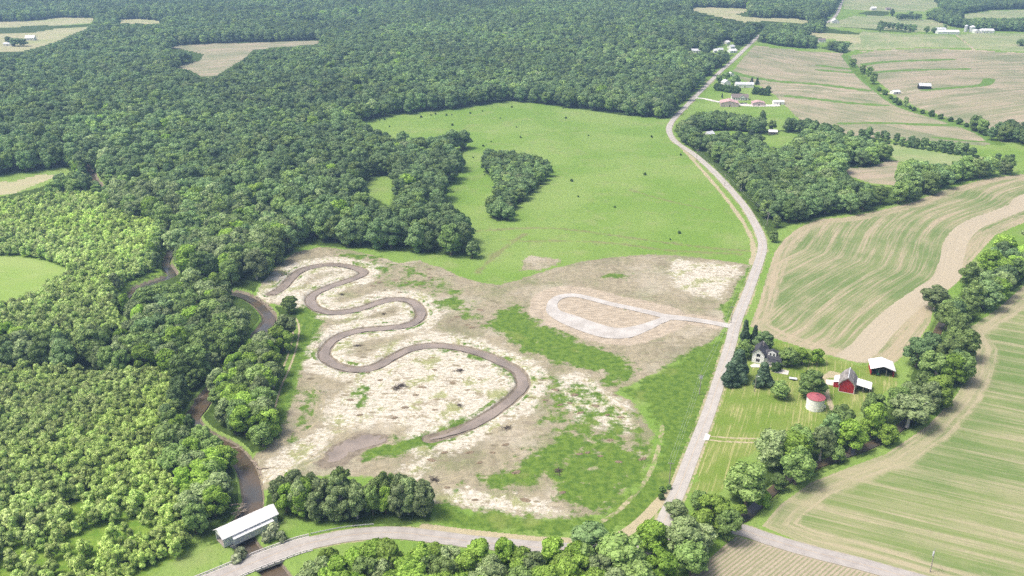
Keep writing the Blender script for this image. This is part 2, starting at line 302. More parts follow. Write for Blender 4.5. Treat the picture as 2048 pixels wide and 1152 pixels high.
def road_mat(name, a, b, centre=True):
    m, nt = new_mat(name); g = G(nt); p = g.pos(); u = g.attr('across')
    n = g.noise(p, 0.25, 4, 0.6); f = g.noise(p, 2.2, 3, 0.7)
    c = g.mix(g.step(n, 0.35, 0.65), a, b)
    c = g.mix(g.math('MULTIPLY', g.step(f, 0.55, 0.75), 0.25), c, (0.25, 0.22, 0.2))
    au = g.math('ABSOLUTE', u)
    wt = g.math('MULTIPLY', g.step(g.math('ABSOLUTE', g.math('SUBTRACT', au, 0.45)), 0.16, 0.04), 0.22)
    c = g.mix(wt, c, (0.58, 0.53, 0.50))
    ed = g.step(g.math('ADD', au, g.math('MULTIPLY', n, 0.12)), 0.94, 1.04)
    c = g.mix(g.math('MULTIPLY', ed, 0.6), c, (0.36, 0.33, 0.22))
    if centre:
        ln = g.math('MULTIPLY', g.step(g.math('ABSOLUTE', g.math('SUBTRACT', au, 0.04)), 0.03, 0.015), g.step(f, 0.3, 0.6))
        c = g.mix(g.math('MULTIPLY', ln, 0.5), c, (0.62, 0.42, 0.20))
    c = g.mix(1.0, c, (0.79, 0.79, 0.765), 'MULTIPLY')
    g.out(g.pbr(c, 0.85, 0.25, 0, g.bump(f, 0.02, 0.4))); return m

def gravel_mat(name, a, b, d):
    m, nt = new_mat(name); g = G(nt); p = g.pos()
    n = g.noise(p, 0.12, 4, 0.6); f = g.noise(p, 1.8, 3, 0.75)
    c = g.mix(g.step(n, 0.35, 0.65), a, b); c = g.mix(g.math('MULTIPLY', g.step(f, 0.5, 0.7), 0.4), c, d)
    c = g.mix(1.0, c, (0.82, 0.83, 0.83), 'MULTIPLY')
    g.out(g.pbr(c, 0.95, 0.1, 0, g.bump(f, 0.06, 0.6))); return m

def water_mat(name, c1, c2, rough=0.12):
    m, nt = new_mat(name); g = G(nt); p = g.pos()
    n = g.noise(p, 0.07, 3); w = g.noise(p, 1.1, 2)
    c = g.mix(g.step(n, 0.38, 0.62), c1, c2)
    g.out(g.pbr(c, rough, 0.5, 0, g.bump(w, 0.03, 0.25))); return m

def leaf_mat(name, c1, c2, c3, trans=0.32):
    m, nt = new_mat(name); g = G(nt)
    r = g.n('ObjectInfo').outputs['Random']; isl = g.n('NewGeometry').outputs['Random Per Island']
    c = g.mix(r, c1, c2)
    big = g.noise(g.pos(), 0.011, 2)
    c = g.mix(g.math('MULTIPLY', g.step(big, 0.42, 0.66), 0.6), c, c3)
    r2 = g.math('FRACT', g.math('MULTIPLY', r, 7.31))
    k = g.math('MULTIPLY', g.ramp(isl, 0, 1, 0.70, 1.30), g.math('MULTIPLY', g.ramp(r2, 0, 1, 0.68, 1.32), g.ramp(g.noise(g.pos(), 0.0045, 3), 0.3, 0.7, 0.72, 1.28)))
    c = g.mix(1.0, c, g.xyz(k, k, k), 'MULTIPLY')
    b = g.n('BsdfPrincipled', {'Base Color': c, 'Roughness': 0.6, 'Specular IOR Level': 0.25}).outputs[0]
    t = g.n('BsdfTranslucent', {'Color': c}).outputs[0]
    g.out(g.n('MixShader', {0: trans, 1: b, 2: t}).outputs[0]); return m

M = {}
M['oak'] = leaf_mat('oak_leaves', (0.150, 0.250, 0.098), (0.240, 0.350, 0.134), (0.212, 0.335, 0.118))
M['mid'] = leaf_mat('ash_leaves', (0.177, 0.285, 0.078), (0.268, 0.376, 0.114), (0.234, 0.353, 0.100))
M['pale'] = leaf_mat('sycamore_leaves', (0.265, 0.365, 0.135), (0.335, 0.420, 0.195), (0.295, 0.39, 0.16))
M['bright'] = leaf_mat('walnut_leaves', (0.234, 0.399, 0.051), (0.342, 0.502, 0.091), (0.291, 0.456, 0.068))
M['sap'] = leaf_mat('sapling_leaves', (0.365, 0.515, 0.150), (0.520, 0.620, 0.250), (0.430, 0.57, 0.125))
M['needle'] = leaf_mat('pine_needles', (0.065, 0.115, 0.065), (0.10, 0.160, 0.085), (0.085, 0.14, 0.075), 0.15)
M['bush'] = leaf_mat('bush_leaves', (0.07, 0.13, 0.04), (0.12, 0.21, 0.06), (0.09, 0.17, 0.045))
M['palebush'] = leaf_mat('flowering_bush', (0.26, 0.34, 0.16), (0.45, 0.49, 0.33), (0.34, 0.40, 0.21))
M['bark'] = plain('bark', (0.16, 0.125, 0.095), 0.95, 0.3, 2.0)
M['palebark'] = plain('pale_bark', (0.55, 0.52, 0.46), 0.9, 0.25, 1.5)
M['drift'] = plain('driftwood', (0.36, 0.30, 0.24), 0.95, 0.3, 2.0)
M['ground'] = ground_mat()
GRN = ((0.20, 0.30, 0.105), (0.26, 0.345, 0.135))
M['contour'] = field_mat('contour_crop', ((0.175, 0.255, 0.085), (0.24, 0.30, 0.12)), ((0.53, 0.455, 0.31), (0.40, 0.35, 0.225)), 0.06, 9, 0.49, 0.67, 1.5)
M['rowcrop'] = field_mat('row_crop', ((0.165, 0.255, 0.075), (0.225, 0.30, 0.10)), ((0.50, 0.45, 0.29), (0.40, 0.37, 0.23)), 0.045, 10, 0.46, 0.72, 1.5)
M['seedrow'] = field_mat('seed_rows', ((0.20, 0.26, 0.10), (0.24, 0.29, 0.12)), ((0.50, 0.43, 0.32), (0.42, 0.36, 0.26)), 0.14, 8, 0.42, 0.66, 1.6, 1.35)
M['pinkfield'] = field_mat('far_crop', ((0.24, 0.275, 0.145), (0.30, 0.32, 0.175)), ((0.52, 0.43, 0.315), (0.44, 0.37, 0.27)), 0.05, 0, 0.45, 0.68, 0.55)
M['greenfield'] = field_mat('far_green', ((0.28, 0.36, 0.155), (0.36, 0.41, 0.20)), ((0.48, 0.45, 0.29), (0.43, 0.42, 0.25)), 0.0, 0, 0.45, 0.7, 0.4)
M['palefield'] = field_mat('far_pale', ((0.38, 0.43, 0.19), (0.42, 0.44, 0.22)), ((0.52, 0.47, 0.30), (0.50, 0.47, 0.28)), 0.06, 0, 0.45, 0.7, 0.4)
M['cropgreen'] = field_mat('pale_crop', ((0.27, 0.37, 0.135), (0.34, 0.41, 0.175)), ((0.48, 0.45, 0.27), (0.44, 0.42, 0.24)), -0.05, 0, 0.45, 0.7, 0.5)
M['hay'] = field_mat('hay_grass', ((0.27, 0.41, 0.09), (0.325, 0.44, 0.13)), ((0.36, 0.46, 0.16), (0.32, 0.42, 0.12)), 0.0, 0, 0.45, 0.7, 0.4)
M['road'] = road_mat('chip_seal', (0.54, 0.515, 0.485), (0.47, 0.447, 0.42))
M['lower'] = road_mat('worn_asphalt', (0.48, 0.455, 0.435), (0.40, 0.375, 0.36))
M['gravel'] = gravel_mat('grey_gravel', (0.60, 0.575, 0.54), (0.47, 0.445, 0.41), (0.40, 0.35, 0.28))
M['whitegravel'] = gravel_mat('white_gravel', (0.80, 0.77, 0.72), (0.70, 0.66, 0.60), (0.56, 0.52, 0.46))
M['concrete'] = plain('concrete', (0.58, 0.55, 0.50), 0.9, 0.12, 0.8)
M['deck'] = plain('deck_concrete', (0.52, 0.50, 0.475), 0.9, 0.16, 0.9)
M['water'] = water_mat('creek_water', (0.110, 0.082, 0.052), (0.075, 0.073, 0.066))
M['mudwater'] = water_mat('stream_water', (0.275, 0.23, 0.19), (0.20, 0.168, 0.138), 0.4)
M['white'] = plain('white_paint', (0.80, 0.80, 0.78), 0.6, 0.05, 0.7)
M['whitemetal'] = plain('white_roof_metal', (0.78, 0.78, 0.785), 0.4, 0.10, 0.5, 0.0, 0.5, (2.5, 0.1, 0.1))
M['greymetal'] = plain('grey_roof_metal', (0.55, 0.57, 0.59), 0.45, 0.06, 0.6, 0.0, 0.5)  # also greys the covered bridge's white side walls, as painted shade
M['slate'] = plain('dark_shingles', (0.06, 0.062, 0.072), 0.85, 0.25, 2.0)
M['weathered'] = plain('weathered_shingles', (0.25, 0.235, 0.225), 0.9, 0.35, 0.7, streak=(0.3, 0.3, 2.5))
M['red'] = plain('barn_red', (0.36, 0.028, 0.035), 0.75, 0.12, 0.8)
M['redroof'] = plain('red_roof_metal', (0.33, 0.085, 0.10), 0.5, 0.12, 0.7, 0.0, 0.5)
M['pinkroof'] = plain('faded_red_roof', (0.52, 0.35, 0.34), 0.6, 0.08, 0.5)
M['pinkwall'] = plain('faded_metal_wall', (0.55, 0.45, 0.44), 0.6, 0.06, 0.5)
M['dark'] = plain('dark_interior', (0.02, 0.02, 0.022), 0.9, 0.2)  # near-black; on inner walls of open sheds it stands in for shade
M['glass'] = plain('window_glass', (0.03, 0.035, 0.045), 0.12, 0.1, 1.0, 0.0, 0.6)
M['pole'] = plain('pole_wood', (0.30, 0.27, 0.24), 0.9, 0.2, 3.0)
M['polegrey'] = plain('transformer_grey', (0.5, 0.52, 0.53), 0.5, 0.05)
M['brownroof'] = plain('brown_shingles', (0.20, 0.17, 0.155), 0.85, 0.2, 1.5)
M['carblue'] = plain('dark_car_paint', (0.03, 0.035, 0.05), 0.25, 0.05, 1.0, 0.0, 0.6)
M['carwhite'] = plain('silver_car_paint', (0.45, 0.46, 0.47), 0.3, 0.05, 1.0, 0.0, 0.6)
M['rubber'] = plain('rubber', (0.02, 0.02, 0.02), 0.9, 0.1)
M['green'] = plain('tractor_green', (0.02, 0.12, 0.07), 0.5, 0.05)
M['pit'] = plain('turned_earth', (0.21, 0.165, 0.11), 0.95, 0.3, 1.2)
M['brush'] = plain('dead_brush', (0.10, 0.08, 0.065), 0.95, 0.3, 2.0)

# ------------------------------------------------------------------ object helpers
def tag(o, label=None, cat=None, group=None, kind=None):
    if label: o['label'] = label
    if cat: o['category'] = cat
    if group: o['group'] = group
    if kind: o['kind'] = kind
    return o
def link(name, me, parent=None):
    o = bpy.data.objects.new(name, me); COL.objects.link(o)
    if parent: o.parent = parent
    return o
def thing(name, label, cat, loc, rz=0.0, group=None):
    o = link(name, None); o.location = loc; o.rotation_euler = (0, 0, rz); o.empty_display_size = 0.5
    return tag(o, label, cat, group)
def copy_tree(o, parent=None):
    c = o.copy(); COL.objects.link(c)
    if parent: c.parent = parent
    for ch in o.children: copy_tree(ch, c)
    return c

class MB:
    def __init__(s): s.v = []; s.f = []
    def add(s, vs, fs):
        k = len(s.v); s.v += [tuple(map(float, q)) for q in vs]; s.f += [tuple(i + k for i in f) for f in fs]; return s
    def box(s, x0, y0, z0, x1, y1, z1):
        return s.add([(x0,y0,z0),(x1,y0,z0),(x1,y1,z0),(x0,y1,z0),(x0,y0,z1),(x1,y0,z1),(x1,y1,z1),(x0,y1,z1)],
                     [(0,3,2,1),(4,5,6,7),(0,1,5,4),(1,2,6,5),(2,3,7,6),(3,0,4,7)])
    def prism(s, prof, y0, y1, axis='y'):
        """profile in (x,z) swept along y (or profile (y,z) swept along x)"""
        n = len(prof)
        if axis == 'y': vs = [(a, y0, b) for a, b in prof] + [(a, y1, b) for a, b in prof]
        else: vs = [(y0, a, b) for a, b in prof] + [(y1, a, b) for a, b in prof]
        fs = [tuple(range(n)), tuple(range(2 * n - 1, n - 1, -1))] + [(i, i + n, (i + 1) % n + n, (i + 1) % n) for i in range(n)]
        return s.add(vs, fs)
    def tube(s, pts, rad, n=6, cap=True):
        pts = [Vector(q) for q in pts]; rings = []
        if not hasattr(rad, '__len__'): rad = [rad] * len(pts)
        vs = []; fs = []
        for i, q in enumerate(pts):
            d = (pts[min(i + 1, len(pts) - 1)] - pts[max(i - 1, 0)]).normalized()
            a = d.orthogonal().normalized(); b = d.cross(a)
            for k in range(n):
                t = 2 * math.pi * k / n; vs.append(q + (a * math.cos(t) + b * math.sin(t)) * rad[i])
        for i in range(len(pts) - 1):
            for k in range(n):
                fs.append((i*n+k, i*n+(k+1)%n, (i+1)*n+(k+1)%n, (i+1)*n+k))
        if cap: fs += [tuple(range(n))[::-1], tuple(range((len(pts)-1)*n, len(pts)*n))]
        return s.add(vs, fs)
    def lathe(s, prof, n=32):
        vs = []; fs = []
        for r, z in prof:
            for k in range(n):
                t = 2 * math.pi * k / n; vs.append((r * math.cos(t), r * math.sin(t), z))
        for i in range(len(prof) - 1):
            for k in range(n): fs.append((i*n+k, i*n+(k+1)%n, (i+1)*n+(k+1)%n, (i+1)*n+k))
        return s.add(vs, fs)
    def mesh(s, name, mat):
        me = bpy.data.meshes.new(name); me.from_pydata(s.v, [], s.f); me.update()
        bm = bmesh.new(); bm.from_mesh(me); bmesh.ops.recalc_face_normals(bm, faces=bm.faces); bm.to_mesh(me); bm.free()
        if mat: me.materials.append(M[mat] if isinstance(mat, str) else mat)
        return me
    def build(s, name, mat, parent=None): return link(name, s.mesh(name, mat), parent)

def np_mesh(name, V, Q, mats=()):
    me = bpy.data.meshes.new(name); n = len(V); V = np.ascontiguousarray(V, np.float32); Q = np.ascontiguousarray(Q, np.int32)
    me.vertices.add(n); me.vertices.foreach_set('co', V.ravel())
    k = Q.shape[1]
    me.loops.add(Q.size); me.loops.foreach_set('vertex_index', Q.ravel())
    me.polygons.add(len(Q)); me.polygons.foreach_set('loop_start', np.arange(0, Q.size, k, dtype=np.int32))
    me.update(calc_edges=True)
    for m in mats: me.materials.append(m)
    return me
def fattr(me, name, vals, typ='FLOAT'):
    a = me.attributes.new(name, typ, 'POINT'); a.data.foreach_set('value' if typ in ('FLOAT', 'INT') else 'vector', np.ascontiguousarray(vals, np.float32 if typ != 'INT' else np.int32).ravel())

# ------------------------------------------------------------------ ground sheet
fine = np.arange(-math.radians(38), math.radians(38), 0.00125)
coarse = np.linspace(math.radians(38), 2 * math.pi - math.radians(38), 70)
ang = np.concatenate([fine, coarse])
rr = [3.0, 40, 80, 120, 150, 175, 190, 200]; 
while rr[-1] < 2700: rr.append(rr[-1] + max(0.3, 1.1 * rr[-1] ** 2 / (H * 900)))
while rr[-1] < 6500: rr.append(rr[-1] * 1.07)
rr = np.array(rr); NA, NR = len(ang), len(rr)
AA, RR = np.meshgrid(ang, rr)
X = (np.sin(AA) * RR).ravel(); Y = (np.cos(AA) * RR).ravel()
Z = relief(X, Y)
def carve(pl, half, bank, depth):
    global Z
    d = dline(X, Y, pl, half + bank)
    t = np.clip((half + bank - d) / bank, 0, 1); Z = Z - depth * t * t * (3 - 2 * t)
    return d
d_creek = carve(creek, 2.3, 3.0, 2.6); d_creek = dline(X, Y, creek, 20)
d_rcreek = carve(rcreek, 1.8, 2.5, 1.6)
d_stream = carve(stream, 2.4, 2.2, 1.0)
site = soft(X, Y, SITE, 5.0); Z = Z - 0.5 * soft(X, Y, POND, 5.0)
rough_n = np.sin(X * 0.9 + 1.7 * np.sin(Y * 0.31)) * np.sin(Y * 0.53 + 1.3 * np.sin(X * 0.27))
Z = Z + 0.14 * rough_n * site
A = {}
A['soil'] = np.maximum(site, soft(X, Y, SPUR, 4))
A['straw'] = np.clip(np.maximum.reduce([soft(X, Y, p, 6) for p in STRAW] + [0.98 * np.clip((19 - dline(X, Y, stream, 30)) / 13, 0, 1)]), 0, 1) * np.clip(site * 1.6, 0, 1) * 0.86
LW_ = [1, .80, 1, 1, .8, .8, .7, .95, .75, 1, .9, .50, .45]
A['lush'] = np.maximum.reduce([soft(X, Y, p, 5) * k_ for p, k_ in zip(LUSH, LW_)])
A['lush'] = np.maximum(A['lush'], 0.64 * np.clip(1 - np.abs(dline(X, Y, stream, 12) - 4.6) / 1.6, 0, 1) * (np.sin(X * .11 + 2) * np.cos(Y * .09) > -0.25))
for t in TERRACE:
    w_ = np.maximum(2.6, RR.ravel() ** 2 / (H * 900) * 0.75); A['lush'] = np.maximum(A['lush'], np.clip(1.5 - dline(X, Y, spline(W(t), 4), 30) / w_, 0, 0.9))
A['lush'] = np.maximum(A['lush'], 0.8 * np.clip((9 - dline(X, Y, DRAIN, 20)) / 5, 0, 1))
dl = dline(X, Y, np.vstack([loopr]), 40); loop_poly = loopr
inl = inside(X, Y, loop_poly)
A['churn'] = np.maximum(np.where(inl, 0.8, 0.75 * np.clip((18 - dl) / 8, 0, 1)), 0.75 * np.clip((9 - dline(X, Y, loop_in, 20)) / 4, 0, 1)) * site
A['mud'] = np.maximum(np.clip((4.0 - d_stream) / 1.2, 0, 1) * np.where(d_stream < 4.0, 1, 0), soft(X, Y, MUDP, 3) * 0.9)
bank_ = spline(W([(985,712),(1033,739),(1046,760),(1043,775),(1019,799),(975,830),(930,854),(885,870)]), 5)
A['mud'] = np.maximum(A['mud'], 0.5 * np.clip((6.5 - dline(X, Y, bank_, 14)) / 4, 0, 1))
A['mud'] = np.maximum(A['mud'], np.clip((4.6 - d_creek) / 1.3, 0, 1) * 0.7)
A['mud'] = np.maximum(A['mud'], 0.8 * np.clip((2.6 - d_rcreek) / 1.0, 0, 1))
def ruts(pl, half=0.85, w=0.5, k=0.8):
    d = dline(X, Y, pl, 6); return k * (np.abs(d - half) < w)
A['track'] = np.maximum.reduce([ruts(FARMTRACK, 0.9, 0.45), ruts(LEFTTRACK, 0.8, 0.35), np.clip((1.7 - dline(X, Y, RTRACK, 8)) / 1.5, 0, 1) * 0.50,
    np.clip((2.4 - dline(X, Y, SHOULD, 8)) / 1.2, 0, 1) * 0.8, 0.55 * np.clip((4.2 - dline(X, Y, road, 9)) / 1.0, 0, 1), 0.5 * np.clip((4.4 - dline(X, Y, lower, 9)) / 1.0, 0, 1)])
RUTS = [[(508,925),(560,905),(640,872),(700,852)],[(515,945),(570,925),(650,890),(690,868)],[(520,965),(580,940),(640,912)],[(560,880),(620,850),(640,800),(600,760)],[(960,575),(1040,560),(1120,545),(1250,530)],[(1000,590),(1060,600),(1100,640),(1200,690),(1300,715)],[(1340,530),(1420,540),(1460,560)],[(1300,560),(1400,580),(1440,600)],[(850,545),(930,575),(1000,600)],[(1105,745),(1200,780),(1270,850)],[(880,960),(960,935),(1060,900)]]
A['track'] = np.maximum.reduce([A['track']] + [ruts(spline(W(q), 5), 1.0, 0.5, 0.5) for q in RUTS])
A['track'] = np.maximum.reduce([A['track']] + [soft(X, Y, p, 1.5) for p in PADS])
EDGETR = spline(W([(1345,275),(1395,330),(1445,388),(1480,435),(1502,475),(1507,505),(1503,528)]), 5)
A['track'] = np.maximum(A['track'], 0.75 * np.clip((1.8 - dline(X, Y, EDGETR, 8)) / 1.0, 0, 1))
FARTR = spline(W([(1560,180),(1620,180),(1700,186),(1760,186),(1790,186),(1850,178)]), 5)
FARTR2 = spline(W([(1912,70),(1925,80),(1940,92),(1950,101)]), 5); FARTR3 = spline(W([(1700,103),(1800,101),(1950,101),(2048,107)]), 5)
A['track'] = np.maximum.reduce([A['track']] + [0.8 * np.clip((2.6 - dline(X, Y, q, 12)) / 1.2, 0, 1) for q in (FARTR, FARTR2, FARTR3)])
DRY = [[(950,462),(1100,456),(1250,474),(1400,494),(1505,502)],[(1020,482),(1200,484),(1330,500),(1480,508)],[(955,545),(1000,503),(1050,468)],[(1260,380),(1330,400),(1420,420)]]
A['dry'] = np.maximum.reduce([np.clip((5 - dline(X, Y, spline(W(q), 4), 12)) / 8, 0, 1) for q in DRY])
A['lawn'] = soft(X, Y, LAWN, 3)
# ---- wooded areas (ground outlines; third number = height of the traced point above ground)
C = 13
WOODS = {
 'main': dict(poly=[(944,514),(845,507),(760,499),(674,494),(600,488),(585,470),(520,430),(470,400,C),(400,385,C),(330,365,C),(240,352,C),(200,352),(120,335),(60,345),(-80,360),(-320,360),(-420,-70),(1700,-70),(1690,-10),(1665,25),(1640,44),(1625,50),(1560,50),(1520,68),(1490,88),(1440,133),(1408,160),(1378,190),(1350,222),(1336,238),(1250,231),(1150,217),(1060,206),(1018,202),(960,212),(850,224),(760,235),(694,249),(745,258,19),(800,264,18),(862,272,18),(934,262,14),(944,290),(912,316),(920,345),(888,380),(882,425),(925,455,8),(955,490,6)],
   sp=10.2, r=(5.2, 8.2), h=(12.5, 22), kinds=[('oak', 0.66), ('mid', 0.30), ('pale', 0.025), ('bright', 0.015)], label='the big hillside wood'),
 'creekpale': dict(poly=[(200,388),(240,376),(330,400),(400,395,8),(470,420),(560,470),(592,492),(575,515),(525,560),(500,585),(465,572),(400,560),(350,545),(345,500),(335,460),(260,440),(225,425)],
   sp=8.2, r=(4.8, 7.5), h=(14, 20), kinds=[('pale', 0.4), ('mid', 0.35), ('oak', 0.15), ('bright', 0.1)], label='the creek bend below the hillside wood'),
 'creekmid': dict(poly=[(265,612),(300,586),(400,584),(465,592),(512,630),(515,660),(495,695),(430,755),(375,780),(320,750),(200,752),(60,745),(-60,745),(-60,705),(170,705),(270,690)],
   sp=7.8, r=(4.2, 7.0), h=(12, 18), kinds=[('mid', 0.42), ('pale', 0.28), ('oak', 0.22), ('bright', 0.08)], label='the creek bend at mid left'),
 'bank': dict(poly=[(545,652),(572,648),(580,680),(562,730),(545,780),(533,830),(548,875),(520,900),(480,895),(440,872),(415,842),(425,800),(460,765),(500,722),(525,690)],
   sp=6.8, r=(3.8, 6.2), h=(10, 15), kinds=[('bright', 0.5), ('mid', 0.4), ('pale', 0.1)], label='the strip between the creek and the bare site'),
 'bankl': dict(poly=[(375,800),(368,850),(400,885),(450,915),(475,950),(478,1000),(462,1050),(440,1082),(405,1090),(375,1050),(350,960),(330,890)],
   sp=7.4, r=(3.8, 6.0), h=(10, 15), kinds=[('mid', 0.4), ('pale', 0.25), ('bright', 0.35)], label='the left creek bank above the covered bridge'),
 'left': dict(poly=[(-60,402),(20,390),(90,372),(190,378),(190,396),(110,400),(60,398),(20,412),(-60,425)], sp=8, r=(4.5, 6.5), h=(12, 16), kinds=[('oak', 0.6), ('mid', 0.4)], label='the left edge above the plantation'),
 'poplars': dict(poly=[(535,1005),(560,1032),(640,1042),(720,1052),(800,1050),(855,1038),(862,1012),(800,1000),(700,1005),(600,990)],
   sp=4.4, r=(2.6, 4.4), h=(9.5, 16.5), kinds=[('upright', 0.35), ('mid', 0.2), ('pale', 0.25), ('bright', 0.2)], label='the clump between the lower road and the bare site'),
 'bottom': dict(poly=[(575,1150),(640,1140),(720,1134),(800,1128),(900,1130),(1000,1138),(1100,1140),(1220,1150),(1300,1190),(1300,1260),(900,1262),(560,1240)],
   sp=7.0, r=(4.0, 6.0), h=(11, 15), kinds=[('bright', 0.72), ('pale', 0.16), ('mid', 0.12)], label='the row along the bottom below the lower road'),
 'rwood': dict(poly=[(1540,476),(1560,458),(1594,448),(1639,435),(1683,431),(1758,418),(1827,400),(1861,383),(1895,369),(1980,352),(2060,342),(2300,318),(2300,290),(2060,322,8),(1990,325,10),(1929,325,10),(1881,335,10),(1830,326,11),(1792,328,10),(1785,350),(1795,375),(1740,370),(1700,356),(1683,340),(1740,336),(1782,320),(1775,296,10),(1751,283,12),(1690,273,12),(1632,262,12),(1590,275,10),(1560,300),(1520,296),(1480,290,4),(1440,276,6),(1400,268,6),(1368,262,4),(1355,268),(1364,284),(1400,312),(1436,342),(1475,384),(1503,420),(1528,458)],
   sp=9.4, r=(5.0, 8.0), h=(12, 19), kinds=[('oak', 0.55), ('mid', 0.4), ('pale', 0.05)], label='the wood right of the upper road'),
 'rnorth': dict(poly=[(1350,268),(1362,262),(1400,245),(1480,248),(1540,262),(1580,258),(1640,268),(1700,283),(1700,288),(1640,278),(1600,272),(1540,272),(1480,262),(1400,262)],
   sp=8.4, r=(4, 6), h=(11, 15), kinds=[('oak', 0.7), ('mid', 0.3)], label='the windbreak below the red roofed sheds'),
 'belt': dict(poly=[(1452,1000),(1478,1022),(1540,1002),(1600,962),(1700,920),(1775,890),(1852,838),(1918,780),(1943,722),(1925,665),(1990,606),(2060,552),(2250,470),(2250,420),(2060,490),(1980,530),(1900,610),(1880,645),(1845,705),(1822,742),(1808,785),(1765,825),(1700,860),(1640,880),(1560,915),(1490,960)],
   sp=8.2, r=(4.4, 7.4), h=(12, 17), kinds=[('mid', 0.42), ('oak', 0.26), ('bright', 0.2), ('pale', 0.12)], label='the belt along the right hand creek'),
 'f1': dict(poly=[(1512,66),(1560,48),(1640,50),(1665,58),(1722,66),(1722,74),(1640,76),(1632,98),(1580,95),(1516,84)], sp=9, r=(5, 7), h=(13, 17), kinds=[('oak', 0.8), ('mid', 0.2)], label='the far wood beyond the upper road'),
 'f2': dict(poly=[(1650,40),(1700,42),(1760,51),(1830,60),(1822,66),(1760,62),(1690,54),(1650,50)], sp=9, r=(5, 7), h=(12, 16), kinds=[('oak', 0.8), ('mid', 0.2)], label='the far tree row'),
 'f3': dict(poly=[(1716,26),(1740,22),(1780,18),(1776,32),(1740,33)], sp=9, r=(5, 7), h=(12, 16), kinds=[('oak', 1)], label='the far farm grove'),
 'f4': dict(poly=[(1780,34),(1830,34),(1838,40),(1800,40)], sp=9, r=(5, 7), h=(12, 16), kinds=[('oak', 1)], label='the far grove'),
 'f5': dict(poly=[(1845,38),(1880,30),(1910,36),(1950,36),(1990,40),(2060,36),(2250,40),(2250,66),(2060,64),(1990,62),(1950,60),(1905,54),(1880,46)], sp=9, r=(5, 7), h=(13, 17), kinds=[('oak', 0.8), ('mid', 0.2)], label='the far right wood'),
 'f6': dict(poly=[(1885,28),(1880,15),(1840,2),(1850,-30),(2250,-40),(2250,18),(2060,18),(1985,20),(1930,28)], sp=10, r=(5, 7), h=(13, 17), kinds=[('oak', 0.85), ('mid', 0.15)], label='the topmost far right wood'),
 'f7': dict(poly=[(1638,95),(1660,92),(1700,84),(1720,94),(1690,108),(1670,104)], sp=9, r=(5, 7), h=(12, 16), kinds=[('oak', 0.7), ('mid', 0.3)], label='the trees by the drainage line'),
 'f8': dict(poly=[(1990,282),(2030,286),(2070,300),(2200,330),(2200,310),(2070,278),(2020,266),(1990,270)], sp=8.5, r=(4.5, 6.5), h=(12, 16), kinds=[('oak', 0.8), ('mid', 0.2)], label='the wood at the right edge'),
 'heart': dict(poly=[(985,440),(1018,442),(1028,420),(1060,385),(1095,358),(1105,338),(1092,318,9),(1040,304,9),(985,300,9),(972,318),(972,345),(995,372),(992,395),(978,420)], sp=7.0, r=(3.8, 5.6), h=(9, 13), kinds=[('oak', 0.7), ('mid', 0.27), ('pale', 0.03)], label='the island of trees in the meadow'),
 'homes': dict(poly=[(1440,112),(1470,92),(1490,88),(1470,108),(1448,128)], sp=8.5, r=(4, 6), h=(10, 14), kinds=[('oak', 0.6), ('mid', 0.4)], label='the far roadside houses'),
}
YOUNG = {'p1': [(-80,425),(20,412),(70,402),(130,396),(195,400),(220,430),(258,445),(330,465),(340,510),(330,545),(290,556),(255,570),(262,600),(230,640),(260,680),(160,700),(-80,700),(-80,650),(60,610),(100,580),(140,556),(138,538),(90,520),(40,512),(-80,508)],
         'p2': [(-80,750),(60,750),(200,757),(320,756),(370,790),(330,880),(345,960),(365,1050),(390,1092),(320,1130),(270,1170),(200,1230),(-60,1230)]}
CLEAR = [W(p) for p in [[(712,376),(745,358),(788,346),(786,392),(778,412),(740,390)], [(1516,292),(1562,262),(1600,270),(1560,298)], [(20,80),(60,70),(85,92),(30,96)], [(590,56),(640,40),(650,52),(620,60)],
         [(1345,92),(1400,100),(1408,108),(1360,108)], [(1420,104),(1450,80),(1468,86),(1470,108),(1440,112)],[(120,44),(190,42),(185,48),(125,52)],[(700,33),(750,36),(750,44),(700,42)]]]
# clearings in the first young stand near the bottom are left to thin planting
for w in WOODS.values(): w['w'] = W(w['poly'])
YW = {k: W(p) for k, p in YOUNG.items()}
FW = [W(f['poly']) for f in FIELDS]
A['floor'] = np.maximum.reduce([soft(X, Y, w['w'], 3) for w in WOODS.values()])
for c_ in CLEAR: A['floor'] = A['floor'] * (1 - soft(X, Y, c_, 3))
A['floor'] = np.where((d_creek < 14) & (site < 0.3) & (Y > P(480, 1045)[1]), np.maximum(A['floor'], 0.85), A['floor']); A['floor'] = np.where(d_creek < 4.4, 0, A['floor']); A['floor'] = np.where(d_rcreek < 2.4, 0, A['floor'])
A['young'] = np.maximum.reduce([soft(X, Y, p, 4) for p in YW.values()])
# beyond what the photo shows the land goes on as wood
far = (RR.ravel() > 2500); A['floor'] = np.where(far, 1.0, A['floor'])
A['row'] = np.zeros_like(X); A['edge'] = np.full_like(X, 99.0)
